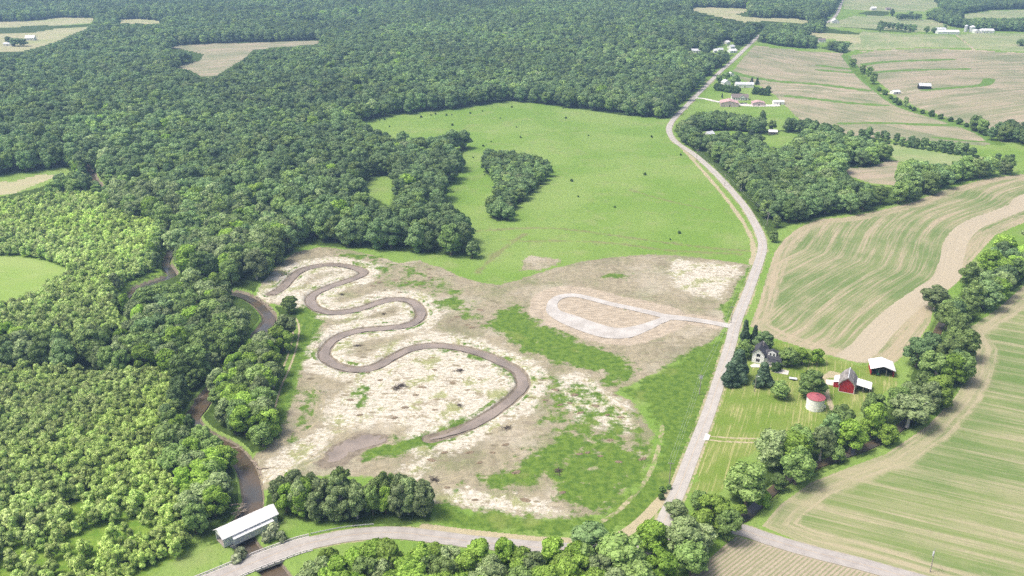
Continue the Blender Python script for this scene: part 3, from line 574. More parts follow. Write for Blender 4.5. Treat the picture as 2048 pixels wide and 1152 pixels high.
# which field each face belongs to
ii = np.arange((NR - 1) * NA); ri, ai = ii // NA, ii % NA
Q = np.stack([ri * NA + ai, ri * NA + (ai + 1) % NA, (ri + 1) * NA + (ai + 1) % NA, (ri + 1) * NA + ai], 1)
fx = X[Q].mean(1); fy = Y[Q].mean(1); lab = np.zeros(len(Q), int)
def rowcoord(x, y, pl):
    """signed distance to a guide line whose ends run on"""
    a0 = pl[0] + (pl[0] - pl[1]) / np.linalg.norm(pl[0] - pl[1]) * 900; a1 = pl[-1] + (pl[-1] - pl[-2]) / np.linalg.norm(pl[-1] - pl[-2]) * 900
    q = np.vstack([a0, pl, a1]); best = np.full(x.shape, 1e12); sg = np.ones(x.shape)
    for a, b in zip(q[:-1], q[1:]):
        d = b - a; L = d @ d
        if L < 1e-6: continue
        t = np.clip(((x - a[0]) * d[0] + (y - a[1]) * d[1]) / L, 0, 1)
        ex, ey = x - a[0] - t * d[0], y - a[1] - t * d[1]; e = ex * ex + ey * ey
        s = np.sign(d[0] * ey - d[1] * ex); sg = np.where(e < best, s, sg); best = np.minimum(best, e)
    return np.sqrt(best) * sg
for k, f in enumerate(FIELDS):
    w = FW[k]; bb = (fx > w[:, 0].min()) & (fx < w[:, 0].max()) & (fy > w[:, 1].min()) & (fy < w[:, 1].max())
    idx = np.nonzero(bb)[0]; ins = inside(fx[idx], fy[idx], w); lab[idx[ins]] = k + 1
    vi = np.unique(Q[idx[ins]]); g_ = spline(W(f['guide']), 5)
    A['row'][vi] = rowcoord(X[vi], Y[vi], g_); A['edge'][vi] = dline(X[vi], Y[vi], w, 60, True)
vi = np.nonzero(A['lawn'] > 0)[0]
A['row'][vi] = rowcoord(X[vi], Y[vi], road)
V = np.stack([X, Y, Z], 1)
# tan strip of the contour field
vi = np.nonzero((lab == 1))[0]; vi = np.unique(Q[vi])
tan = np.zeros_like(X); r_ = A['row'][vi]; tan[vi] = np.where((r_ < 1.0) & (r_ > -12.5), 0.9, 0.0)
A['track'] = np.maximum(A['track'], np.where(tan > 0, tan, 0))
def submesh(name, faces, mat):
    q = Q[faces]; u, inv = np.unique(q, return_inverse=True)
    me = np_mesh(name, V[u], inv.reshape(q.shape), [mat])
    for k, v in A.items(): fattr(me, k, v[u])
    me.polygons.foreach_set('use_smooth', np.ones(len(q), bool))
    return me
o = link('ground', submesh('ground', lab == 0, M['ground'])); tag(o, kind='structure')
for k, f in enumerate(FIELDS):
    if (lab == k + 1).any():
        o = link('field', submesh('field', lab == k + 1, M[f['k']])); tag(o, kind='structure')

# ------------------------------------------------------------------ ribbons: roads, water
def gz(x, y): return float(relief(x, y))
def ribbon(name, pl, half, zoff, mat, closed=False, zrel=None, step=2.5, sub=4):
    pl = np.asarray(pl)
    seg = np.r_[0, np.cumsum(np.hypot(*np.diff(pl, axis=0).T))]
    n = max(int(seg[-1] / step), 2); s = np.linspace(0, seg[-1], n)
    x = np.interp(s, seg, pl[:, 0]); y = np.interp(s, seg, pl[:, 1])
    hw = np.interp(s, seg, np.interp(np.linspace(0, 1, len(pl)), np.linspace(0, 1, len(half)), half)) if hasattr(half, '__len__') else np.full(n, half)
    tx, ty = np.gradient(x), np.gradient(y)
    if closed:
        tx[0] = tx[-1] = x[1] - x[-2]; ty[0] = ty[-1] = y[1] - y[-2]
    L = np.hypot(tx, ty); nx, ny = -ty / L, tx / L
    us = np.linspace(-1, 1, sub + 1); VV = []; U = []
    for u in us:
        px, py = x + nx * hw * u, y + ny * hw * u; r = np.hypot(px, py)
        z = relief(px, py) + zoff + (0.00018 * np.clip(r - 300, 0, None) if zrel is None else 0) + (0.05 * (1 - u * u) if zrel is None else 0)
        VV.append(np.stack([px, py, z], 1)); U.append(np.full(n, u))
    VV = np.stack(VV, 1).reshape(-1, 3); U = np.stack(U, 1).ravel()
    k = sub + 1; i = np.arange(n - 1)[:, None] * k + np.arange(sub)[None]; i = i.ravel()
    me = np_mesh(name, VV, np.stack([i, i + k, i + k + 1, i + 1], 1), [M[mat]])
    fattr(me, 'across', U); me.polygons.foreach_set('use_smooth', np.ones(len(i), bool))
    return tag(link(name, me), kind='structure')
ribbon('road', road, 2.9, 0.09, 'road')
ribbon('road', lower, 3.4, 0.13, 'lower')
LW = [2.6]*1 + [2.4, 2.4, 2.4, 2.4, 2.5, 2.6, 3.0, 4.2, 6.2, 6.6, 6.6, 6.0, 4.0, 2.8, 2.6]
ribbon('gravel_drive', loopr, LW, 0.14, 'gravel', closed=True, step=1.5)
ribbon('gravel_drive', loop_in, [2.8, 2.4, 2.6, 3.6], 0.18, 'gravel', step=1.5)
ribbon('creek', creek, [2.3]*int(len(creek)*.5)+[2.8]*int(len(creek)*.2)+[3.3]*int(len(creek)*.3), -1.75, 'water', zrel=0, step=3)
ribbon('creek', rcreek, 1.9, -1.15, 'water', zrel=0, step=3)
ribbon('stream', stream, [2.25 + 0.3 * math.sin(i_ * .37) + 0.2 * math.sin(i_ * 1.3) - 1.9 * max(0, 1 - (len(stream) - 1 - i_) / 14) for i_ in range(len(stream))], -0.72, 'mudwater', zrel=0, step=1.5)
FARDRIVE = spline(W([(1392,196),(1410,198),(1432,203),(1462,207),(1500,211),(1560,211)]), 5)
ribbon('gravel_drive', FARDRIVE, [2.6, 2.6, 3, 5, 5.5, 5], 0.1, 'whitegravel')
ribbon('gravel_drive', spline(W([(1409,874),(1419,876)]), 3), [3.0, 2.0], 0.17, 'whitegravel', step=1)
def sheet(name, poly, mat, z, thick=None):
    m = MB(); n = len(poly); zb = [gz(*q) for q in poly]
    m.add([(q[0], q[1], zz + z) for q, zz in zip(poly, zb)], [tuple(range(n))])
    o = m.build(name, mat); return tag(o, kind='structure')
sheet('pond', spline(POND, 4, True)[:-1], 'mudwater', -0.22)
sheet('pavement', W([(1541,740),(1548,735),(1578,742),(1576,750),(1548,745)]), 'concrete', 0.10)
sheet('pavement', W([(1500,731),(1508,727),(1520,729),(1520,735),(1503,735)]), 'concrete', 0.10)
sheet('pavement', W([(1652,759),(1676,761),(1675,773),(1651,769)]), 'concrete', 0.12)

# ------------------------------------------------------------------ tree prototypes
def unit(n, rng):
    v = rng.normal(size=(n, 3)); return v / np.linalg.norm(v, axis=1)[:, None]
ICO = None
def ico():
    global ICO
    if ICO is None:
        bm = bmesh.new(); bmesh.ops.create_icosphere(bm, subdivisions=2, radius=1.0)
        ICO = (np.array([v.co[:] for v in bm.verts]), np.array([[v.index for v in f.verts] for f in bm.faces])); bm.free()
    return ICO
def crown_mesh(name, R, z0, z1, lobes, nleaf, leaf, mat, seed, shape='round', lr=(0.30, 0.46), asym=0.2):
    """leaf sprays over many overlapping clumps; clump size, height and reach all vary"""
    rng = np.random.default_rng(seed); Cn = []; Rd = []; hh = z1 - z0
    for i in range(lobes):
        t = (i + 0.5) / lobes; a = i * 2.39996 + rng.normal() * 0.5
        zf = 0.12 + 0.80 * (1 - (1 - t) ** 1.2) + rng.normal() * 0.05
        if shape == 'round': w = math.sqrt(max(0.05, 1 - (max(zf - 0.38, 0) / 0.66) ** 2)) * (0.72 + 0.28 * min(zf / 0.38, 1))
        elif shape == 'upright': w = 0.95 * math.sin(math.pi * min(0.97, 0.25 + zf * 0.72)) ** 0.8
        elif shape == 'cone': w = 1.02 * (1 - zf * 0.92)
        else: w = math.sqrt(max(0.05, 1 - (abs(zf - 0.45) / 0.62) ** 2))
        r = R * rng.uniform(*lr) * (0.75 + 0.35 * w); q = max(R * w - r * 0.75, 0) * rng.uniform(0.55, 1.08)
        Cn.append((math.cos(a) * q * (1 + asym * math.cos(a + seed)), math.sin(a) * q * (1 + asym * math.sin(a + seed)), z0 + hh * zf * 0.9)); Rd.append(r)
    Cn = np.array(Cn); Rd = np.array(Rd)
    pick = rng.choice(lobes, nleaf * 2, p=Rd ** 2 / (Rd ** 2).sum()); d = unit(nleaf * 2, rng)
    d[:, 2] = np.where(d[:, 2] < -0.35, -d[:, 2], d[:, 2])
    pos = Cn[pick] + d * Rd[pick][:, None] * rng.uniform(0.90, 1.08, (nleaf * 2, 1)) * np.array([1, 1, 0.85])
    dd = np.linalg.norm(pos[:, None] - Cn[None], axis=2) / Rd[None]; dd[np.arange(len(pos)), pick] = 9
    keep = (dd.min(1) > 0.8) & (pos[:, 2] > z0 - 0.4); pos, d = pos[keep][:nleaf], d[keep][:nleaf]
    n = len(pos); nr = d + rng.normal(size=(n, 3)) * 0.38; nr /= np.linalg.norm(nr, axis=1)[:, None]
    a = np.cross(nr, unit(n, rng)); a /= np.linalg.norm(a, axis=1)[:, None]; b = np.cross(nr, a)
    s = leaf * rng.uniform(0.55, 1.35, (n, 1)); e = rng.uniform(0.5, 1.0, (n, 1))
    V4 = np.stack([pos + a * s, pos + b * s * e + nr * s * 0.18, pos - a * s * 0.9, pos - b * s * e - nr * s * 0.12], 1).reshape(-1, 3)
    Qd = np.arange(4 * n).reshape(-1, 4)
    iv, it = ico(); vs = [V4]; fs = [(0, Qd)]; k = len(V4); tri = []
    for c, r in zip(Cn, Rd):
        vs.append(c + iv * r * 0.86 * (1 + rng.normal(size=(len(iv), 1)) * 0.09) * np.array([1, 1, 0.85])); tri.append(it + k); k += len(iv)
    VV = np.vstack(vs); T = np.vstack(tri)
    me = bpy.data.meshes.new(name); me.vertices.add(len(VV)); me.vertices.foreach_set('co', np.ascontiguousarray(VV, np.float32).ravel())
    loops = np.concatenate([Qd.ravel(), T.ravel()]).astype(np.int32); me.loops.add(len(loops)); me.loops.foreach_set('vertex_index', loops)
    st = np.concatenate([np.arange(n) * 4, 4 * n + np.arange(len(T)) * 3]).astype(np.int32); me.polygons.add(len(st)); me.polygons.foreach_set('loop_start', st)
    me.update(calc_edges=True); me.materials.append(M[mat]); return me
def trunk_mesh(name, Ht, r0, mat, seed, R=5.0, limbs=6):
    rng = random.Random(seed); m = MB(); lean = (rng.uniform(-.5, .5), rng.uniform(-.5, .5))
    m.tube([(0, 0, -1.2), (0, 0, 0.4), (lean[0]*.4, lean[1]*.4, Ht*.3), (lean[0], lean[1], Ht*.62), (lean[0]*1.3, lean[1]*1.3, Ht*.85)], [r0*1.5, r0*1.15, r0*.85, r0*.5, r0*.15], 7)
    for i in range(limbs):
        a = i * 2.4 + rng.uniform(-.4, .4); z = Ht * rng.uniform(.28, .6); q = R * rng.uniform(.5, .85)
        m.tube([(lean[0]*z/Ht, lean[1]*z/Ht, z), (math.cos(a)*q*.5, math.sin(a)*q*.5, z + Ht*.12), (math.cos(a)*q, math.sin(a)*q, z + Ht*rng.uniform(.18, .3))], [r0*.42, r0*.28, r0*.08], 5)
    return m.mesh(name, mat)
NOMR, NOMH = 5.5, 15.0
PROT = {}
def proto(key, *specs): PROT[key] = list(specs)
TR = [trunk_mesh('trunk', NOMH, 0.42, 'bark', s) for s in (1, 2)] + [trunk_mesh('trunk', NOMH, 0.40, 'palebark', 5)]
NL = 1700
for mat, seeds, tr in (('oak', (11, 12, 13), 0), ('mid', (21, 22, 23), 1), ('pale', (31, 32), 2), ('bright', (41, 42, 43), 0)):
    PROT[mat] = [(crown_mesh('crown', NOMR, 1.9 if mat != 'bright' else 1.2, NOMH, (17, 22, 27)[i % 3], NL, (0.52, 0.50, 0.55)[i % 3], mat, s, ('round', 'oval', 'round')[i % 3], (0.26, 0.44), 0.12 + 0.1 * i), TR[tr]) for i, s in enumerate(seeds)]
PROT['upright'] = [(crown_mesh('crown', NOMR, 1.0, NOMH, 30, 1900, 0.5, 'pale', s, 'oval', (0.22, 0.36), 0.3), TR[2]) for s in (51, 52)]
PROT['pine'] = [(crown_mesh('crown', NOMR, 0.8, NOMH, 34, 2200, 0.5, 'needle', s, 'cone', (0.30, 0.42), 0.10), TR[0]) for s in (61, 62)]
SAP = [crown_mesh('crown', 2.2, 0.7, 6.0, 9, 420, 0.36, 'sap', s, ('oval', 'upright', 'cone')[i % 3], (0.34, 0.52), 0.2) for i, s in enumerate((71, 72, 73, 74))]
SAPT = trunk_mesh('trunk', 5.2, 0.09, 'bark', 9, 1.6, 3)
BUSH = [crown_mesh('bush', 1.3, 0.15, 2.0, 7, 260, 0.26, 'bush', s, 'oval', (0.4, 0.6), 0.3) for s in (81, 82)]

# ------------------------------------------------------------------ scatter the woods
def jitter(poly, sp, rng):
    x0, y0 = poly.min(0); x1, y1 = poly.max(0)
    x0, x1, y0, y1 = max(x0, -1800), min(x1, 1800), y0, min(y1, 2600)
    gx, gy = np.meshgrid(np.arange(x0, x1, sp), np.arange(y0, y1, sp * 0.88))
    gx = gx + (np.arange(gx.shape[0]) % 2)[:, None] * sp * 0.5
    gx = (gx + rng.uniform(-.38, .38, gx.shape) * sp).ravel(); gy = (gy + rng.uniform(-.38, .38, gy.shape) * sp).ravel()
    k = inside(gx, gy, poly); gx, gy = gx[k], gy[k]
    u, v, c = proj(gx, gy, relief(gx, gy) + 8); k = (u > -500) & (u < 2548) & (c > 10)
    return gx[k], gy[k]
def keep_clear(x, y, rw=6.5, cw=6.0):
    ok = (dline(x, y, road, 30) > rw) & (dline(x, y, lower, 30) > rw) & (dline(x, y, creek, 30) > cw) & (dline(x, y, rcreek, 30) > 2.6)
    for w in FW + CLEAR: ok &= ~inside(x, y, w)
    return ok
trees = []      # x, y, radius, height, kind, region
KIND = ['oak', 'mid', 'pale', 'bright', 'upright']
for name, w in WOODS.items():
    rng = np.random.default_rng(abs(hash(name)) % 1 + len(name) * 101 + ord(name[0]))
    x, y = jitter(w['w'], w['sp'], rng); k = keep_clear(x, y, 6.5 if name in ('main', 'rwood', 'rnorth') else 8.5, 4.0); x, y = x[k], y[k]
    if name == 'bottom': k = (dline(x, y, lower, 30) > 8.0); x, y = x[k], y[k]
    ks = [a for a, b in w['kinds']]; pr = np.array([b for a, b in w['kinds']]); pr = pr / pr.sum()
    kk = rng.choice(len(ks), len(x), p=pr); u = rng.uniform(0, 1, len(x))
    for i in range(len(x)):
        r = w['r'][0] + (w['r'][1] - w['r'][0]) * u[i]; h = w['h'][0] + (w['h'][1] - w['h'][0]) * (0.6 * u[i] + 0.4 * rng.random())
        trees.append((x[i], y[i], r, h, ks[kk[i]], name))
# ---- single trees that the photo shows one by one (base pixel, height, radius, kind, label)
SINGLE = [
 # farmyard
 (1488,687,13.5,3.4,'pine','tall dark spruce beside the road at the farmhouse, larger of the pair'), (1508,687,10.5,2.7,'pine','slimmer dark spruce next to the tall spruce behind the farmhouse'),
 (1529,702,10,5.0,'oak','round dark tree just behind the white farmhouse'), (1490,716,9.5,4.4,'mid','rounded green tree between the road and the farmhouse gable'),
 (1474,757,15.5,7.0,'pine','big broad pine at the road in front of the farmhouse'), (1459,770,11.5,5.6,'pine','lower bluish pine at the road edge, nearest the mown lawn'), (1525,772,12.5,5.2,'pine','dark pine in front of the farmhouse porch'),
 (1577,733,9.5,4.5,'mid','round tree right of the farmhouse porch'), (1603,728,8.5,3.6,'bright','bright round tree, middle of three right of the farmhouse'), (1632,729,8.5,3.5,'bright','small round tree, third in line right of the farmhouse'),
 (1619,790,12.5,6.2,'mid','large round shade tree in the middle of the farmyard'), (1562,797,8.5,4.3,'mid','low round tree between the trailer and the grain bin'), (1584,733,8,3.6,'mid','small tree crowded behind the round tree right of the porch'),
 # lone trees around the site
 (944,516,11,4.6,'oak','lone round tree at the tip of the woodland strip, apart from its neighbours'),
 (1545,484,8,3.2,'mid','small tree alone in the road bend'), (1553,455,9,3.0,'mid','leaning tree at the corner of the wood by the road bend'),
 # road junction clump
 (1178,1112,12.5,8.2,'oak','very dark broad round tree beside the lower road, left of the junction'), (1240,1150,14,7.5,'mid','broad grey green tree below the dark round tree'),
 (1305,1108,13,5.6,'bright','bright green tree left of the road junction'), (1352,1040,8,4.2,'pale','thin pale tree where the main road meets the junction'),
 (1365,1108,15,7.0,'pale','pale olive tree in the middle of the junction clump'), (1420,1062,15,6.6,'bright','yellow green tree right of the junction'), (1452,1082,13,5.2,'mid','dark undergrown tree on the corner of the small row crop'),
 (1380,1150,12,5.6,'mid','grey green tree at the lower end of the junction clump'), (1320,1160,12,5.6,'bright','bright tree at the bottom edge of the junction clump'), (1395,1020,8,3.6,'mid','small tree just above the junction by the main road'),
 (1400,1100,11,5.0,'pale','olive tree between the two roads at the junction'),
 # belt giants
 (1492,1005,18,8.2,'mid','giant spreading tree at the lower end of the creek belt'), (1590,968,16,7.2,'mid','large tree in the creek belt beside the farm track end'),
 (1700,900,14,5.6,'bright','bright green round tree in the creek belt below the grain bin'), (1742,872,16,5.2,'bright','tallest bright green tree in the creek belt below the red barn'), (1772,888,9,4.2,'bright','small bright tree standing over the creek gap'),
 (1640,915,14,5.0,'pale','half bare sycamore with white limbs in the creek belt'), (1815,850,15,8.5,'pale','wide grey green tree in the creek belt below the machine shed'),
 (1868,620,14,7.2,'pale','wide pale green tree at the upper end of the creek belt'), (1905,640,13,6.5,'mid','broad tree at the bend of the creek belt'),
 (1858,760,15,6.6,'mid','tall tree in the creek belt behind the machine shed'), (1895,735,15,6.6,'mid','tall dark tree on the outer side of the creek belt'),
 (1557,980,7,3.4,'mid','low tree over the small creek left of the large belt tree'), (1525,1012,6,3.2,'bright','low bright tree at the foot of the giant spreading tree'), (1612,950,7,3.6,'mid','small tree tucked under the large belt tree by the farm track'), (1672,922,7,3.4,'mid','small tree between the half bare sycamore and the bright round tree'), (1478,1032,5,2.8,'bright','lowest small tree at the creek mouth by the road'),
 (430,926,12,5.0,'mid','creekside tree on the left bank between two open bends of the creek'), (452,938,11,4.6,'bright','bright creekside tree just above the open water upstream of the covered bridge'), (408,900,11,4.6,'mid','creekside tree hiding the water below the mid bend'),
 # far farmstead A
 (1438,166,11,4.6,'oak','dark round tree at the road by the far white house'), (1452,162,12,5.5,'oak','dark tree behind the far white house'), (1472,170,12,6.0,'oak','wide dark tree right of the far white house'),
 (1503,168,9,3.2,'pine','first conifer right of the far metal shed'), (1514,169,9,3.2,'pine','second conifer right of the far metal shed'), (1537,184,8,3.4,'oak','round tree on the far clipped hedge'), (1444,196,6,1.4,'pine','tiny conifer on the far lawn'),
 (1523,248,14,3.6,'oak','tall slim tree alone below the red roofed sheds'), (1500,296,18,8.0,'pine','big dark conifer clump in the wood clearing'),
 # drainage line
 (1705,134,12,5.0,'mid','first tree along the drainage line'), (1724,148,12,4.6,'mid','second tree along the drainage line'), (1737,152,13,5.0,'mid','third tree along the drainage line'), (1745,168,15,5.4,'mid','tall open tree along the drainage line'),
 (1811,214,12,2.8,'pale','bare looking grey tree on the drainage line'), (1948,262,16,6.5,'mid','larger round tree of the pair on the drainage line'), (1964,268,15,6.0,'mid','right tree of the pair on the drainage line'), (1982,280,13,4.5,'oak','tree where the drainage line meets the right wood'),
 # far farm top right
 (1853,67,13,5,'oak','dark tree left of the far white barns'), (1867,66,9,6,'oak','squat tree left of the far white barns'), (1890,58,9,4,'oak','tree behind the far white barns'), (1909,66,7,5,'mid','bush beside the far farm drive'),
 (2040,92,10,8,'oak','round dark tree alone in the far right field'), (1760,64,14,6,'oak','tree standing in front of the far tree row'), (1783,32,14,5,'oak','lone tree right of the far farm grove'), (1640,24,12,7,'mid','tree at the bend of the far road'),
 (30,92,13,9,'oak','large dark tree in front of the far left farmhouse'), (48,92,12,8,'oak','second dark tree at the far left farmhouse'), (16,86,10,5,'oak','small dark tree left of the far left farmhouse'),
]
ROWT = [(1722,276),(1736,277),(1753,279),(1766,282),(1771,283),(1792,288),(1804,290),(1823,295),(1833,297),(1846,297),(1865,299),(1877,301),(1886,303),(1895,304),(1902,305),(1913,307),(1920,308),(1929,309),(1944,312),(1995,320),(2012,322),(2022,323)]
TOP = [(1760+i*8.5, 56+i*1.0) for i in range(9)] + [(1797+i*7, 40) for i in range(7)]
for i, (px, py) in enumerate(ROWT): SINGLE.append((px, py, (9.5, 11, 8, 10.5)[i % 4] * (0.6 if px > 1990 else 1), (3.8, 4.4, 3.2)[i % 3] * (0.8 if px > 1990 else 1), 'oak', None))
for i, (px, py) in enumerate(TOP): SINGLE.append((px, py, 13, 5.5, 'oak', None))
singles = []
for px, py, h, r, kind, label in SINGLE:
    x, y, z = P(px, py); singles.append((x, y, r, h, kind, label))
for q0, q1, sd_ in [(0.0, .40, 1), (0.0, .40, -1), (.40, .78, 1), (.40, .78, -1)]:
    n_ = int(len(creek) * (q1 - q0)); seg_ = creek[int(len(creek) * q0):int(len(creek) * q1)]
    for a_, b_ in zip(seg_[:-1], seg_[1:]):
        d_ = b_ - a_; L_ = np.hypot(*d_); nn = np.array([-d_[1], d_[0]]) / L_ * sd_
        for k_ in range(int(L_ / 4.5 + random.random())):
            c_ = a_ + d_ * random.random() + nn * random.uniform(6.0, 11.0)
            if dline(np.array([c_[0]]), np.array([c_[1]]), creek, 30)[0] > 5.2 and not inside(np.array([c_[0]]), np.array([c_[1]]), SITE)[0]:
                trees.append((c_[0], c_[1], random.uniform(2.8, 4.4), random.uniform(8, 12.5), random.choice(['mid', 'mid', 'bright', 'pale', 'oak']), 'creekmid'))
pin = np.array([(s[0], s[1], s[2]) for s in singles])
trees = [t for t in trees if ((pin[:, 0] - t[0]) ** 2 + (pin[:, 1] - t[1]) ** 2 > (0.62 * (pin[:, 2] + t[2])) ** 2).all()]
# keep sight lines to things that stand among trees: buildings and open water
def hides(t, targets):
    for (bx, by, bz, pad) in targets:
        d = math.hypot(bx, by); k = (t[0] * bx + t[1] * by) / (d * d)
        if not 0.3 < k < 1.02: continue
        off = abs(t[0] * by - t[1] * bx) / d
        if off > t[2] * 0.95 + pad: continue
        zr = H + (bz - H) * k
        if relief(t[0], t[1]) + t[3] * 0.95 > zr: return True
    return False
SIGHT = [(*P(px, py), pad) for px, py, pad in [(275,574,4),(290,567,4),(305,561,4),(320,555,4),(334,548,4),(478,580,3),(490,588,4),(500,594,5),(512,600,5),(522,610,5),(532,620,5),(538,632,4),(522,655,3),
   (392,812,3),(402,806,2),(476,912,1.5),(488,928,3.5),(497,945,5),(500,962,5),(504,980,5),(505,1000,5),(500,1020,5),(490,1040,5),(485,1060,5),(500,1085,5),(515,1105,4),(1530,985,1.5),(1545,972,1.5),(1746,885,1.5),(1740,889,1.5),(1490,1030,2),
   (190,360,1)]]
SIGHT += [(*P(px, py)[:2], P(px, py)[2] + 3, pad) for px, py, pad in [(1545,270,5),(1418,272,4),(1525,724,6),(1691,785,5),(1629,820,5),(1764,750,6),(1470,95,4),(1462,104,4),(1428,106,4),(1392,106,5),(1440,104,4),(1453,88,4),(1450,160,5),(1486,176,7),(1643,84,5),(612,50,8),(640,47,7),(505,1060,12),(1790,745,5)]]
trees = [t for t in trees if not (t[1] < 1500 and hides(t, SIGHT)) or t[5] in ('f1',)]
OPEN = [np.array([(q[0], q[1]) for q in f['poly']], float) for f in FIELDS[5:] if f['k'] in ('pinkfield', 'palefield', 'greenfield', 'hay') and min(q[1] for q in f['poly']) < 520]
OPEN += [np.array(p, float) for p in [[(716,374),(745,360),(784,350),(782,392),(776,408),(742,388)], [(1520,290),(1560,266),(1592,270),(1560,294)]]]
tx = np.array([t[0] for t in trees]); ty = np.array([t[1] for t in trees]); th = np.array([t[3] for t in trees])
cover = np.zeros(len(trees), bool)
for q in OPEN:
    for k_ in (0.25, 0.5, 0.75, 0.93):
        for e_ in (-.55, 0, .55):
            u_, v_, c_ = proj(tx, ty, relief(tx, ty) + th * k_); cover |= inside(u_ + e_ * np.array([t[2] for t in trees]) * F / c_, v_, q)
trees = [t for t, c_ in zip(trees, cover) if not c_]
def psize(t):
    u, v, c = proj(t[0], t[1], relief(t[0], t[1]) + t[3] * .6)
    vis = (-20 < u < 2068) and (-20 < v < 1172)
    return (t[2] * F / c) if vis else 0.0
trees.sort(key=psize, reverse=True)
n_ind = 292 - len(singles)
indiv, mass = trees[:n_ind], trees[n_ind:]
WORD = {'oak': 'dark green', 'mid': 'mid green', 'pale': 'pale olive', 'bright': 'bright green', 'upright': 'slender olive', 'pine': 'dark'}
first = {}
def place_tree(x, y, r, h, kind, label, group, kindname='broadleaf_tree'):
    vi = random.randrange(len(PROT[kind])); key = (kind, vi)
    if key not in first:
        cm, tm = PROT[kind][vi]; t = thing(kindname, label, 'tree', (0, 0, 0), 0, group)
        link('crown', cm, t); link('trunk', tm, t); first[key] = t
    else: t = copy_tree(first[key])
    t.location = (x, y, gz(x, y)); t.rotation_euler = (0, 0, random.uniform(0, 6.28)); s = r / NOMR
    t.scale = (s * random.uniform(.93, 1.07), s * random.uniform(.93, 1.07), h / NOMH)
    t['label'] = label
    if group: t['group'] = group
    elif 'group' in t: del t['group']
    return t
for (x, y, r, h, kind, label) in singles:
    grp = None
    if label is None:
        grp = 'small trees in the field line' if y < 1100 else 'far hedgerow trees'
        label = 'small dark tree in the thin line between the two pale fields' if y < 1100 else 'far dark tree in a broken hedgerow beyond the fields'
    place_tree(x, y, r, h, kind, label, grp, 'conifer_tree' if kind == 'pine' else 'broadleaf_tree')
for (x, y, r, h, kind, reg) in indiv:
    big = 'broad' if r > sum(WOODS[reg]['r']) / 2 else 'narrow'
    place_tree(x, y, r, h, kind, f"{big} {WORD[kind]} tree in {WOODS[reg]['label']}", f"{big} {WORD[kind]} trees in {WOODS[reg]['label']}")

def instancer(name, pts, rad, hgt, pick, crowns, trunks, label, cat, nom):
    """one object: crowns (and trunks) set out on points"""
    n = len(pts); me = bpy.data.meshes.new(name); me.vertices.add(n); me.vertices.foreach_set('co', np.ascontiguousarray(pts, np.float32).ravel()); me.update()
    rg = np.random.default_rng(n)
    sx = rad / nom[0]; scl = np.stack([sx * rg.uniform(.92, 1.08, n), sx * rg.uniform(.92, 1.08, n), hgt / nom[1]], 1)
    rot = np.stack([rg.normal(0, .04, n), rg.normal(0, .04, n), rg.uniform(0, 6.283, n)], 1)
    fattr(me, 'pick', pick, 'INT'); fattr(me, 'scl', scl, 'FLOAT_VECTOR'); fattr(me, 'rot', rot, 'FLOAT_VECTOR')
    o = link(name, me); tag(o, label, cat, None, 'stuff')
    ng = bpy.data.node_groups.new(name, 'GeometryNodeTree'); ng.interface.new_socket('Geometry', in_out='INPUT', socket_type='NodeSocketGeometry'); ng.interface.new_socket('Geometry', in_out='OUTPUT', socket_type='NodeSocketGeometry')
    N = ng.nodes.new; L = ng.links.new
    gi, go = N('NodeGroupInput'), N('NodeGroupOutput')
    def named(nm, t):
        a = N('GeometryNodeInputNamedAttribute'); a.data_type = t; a.inputs['Name'].default_value = nm; return a.outputs['Attribute']
    outs = []
    for objs in (crowns, trunks):
        if not objs: continue
        parts = []
        for ob in objs:
            oi = N('GeometryNodeObjectInfo'); oi.transform_space = 'ORIGINAL'; oi.inputs['Object'].default_value = ob
            gti = N('GeometryNodeGeometryToInstance'); L(oi.outputs['Geometry'], gti.inputs[0]); parts.append(gti.outputs[0])
        j = N('GeometryNodeJoinGeometry')
        for q in reversed(parts): L(q, j.inputs[0])
        ip = N('GeometryNodeInstanceOnPoints'); L(gi.outputs[0], ip.inputs['Points']); L(j.outputs[0], ip.inputs['Instance'])
        ip.inputs['Pick Instance'].default_value = True
        L(named('pick', 'INT'), ip.inputs['Instance Index']); L(named('scl', 'FLOAT_VECTOR'), ip.inputs['Scale'])
        er = N('FunctionNodeEulerToRotation'); L(named('rot', 'FLOAT_VECTOR'), er.inputs[0]); L(er.outputs[0], ip.inputs['Rotation'])
        outs.append(ip.outputs[0])
    j = N('GeometryNodeJoinGeometry')
    for q in outs: L(q, j.inputs[0])
    L(j.outputs[0], go.inputs[0])
    md = o.modifiers.new('scatter', 'NODES'); md.node_group = ng
    return o
keys = [k for k in first if k[0] != 'pine']
kid = {k: i for i, k in enumerate(keys)}
def pickof(kind):
    c = [kid[k] for k in keys if k[0] == kind] or [0]
    return random.choice(c)
crowns = [next(c for c in first[k].children if c.name.startswith('crown')) for k in keys]
trunks = [next(c for c in first[k].children if c.name.startswith('trunk')) for k in keys]
mp = np.array([(t[0], t[1], gz(t[0], t[1])) for t in mass])
instancer('woodland', mp, np.array([t[2] for t in mass]), np.array([t[3] for t in mass]), np.array([pickof(t[4]) for t in mass]), crowns, trunks,
          'dense green woods covering the hills and creek sides', 'woods', (NOMR, NOMH))
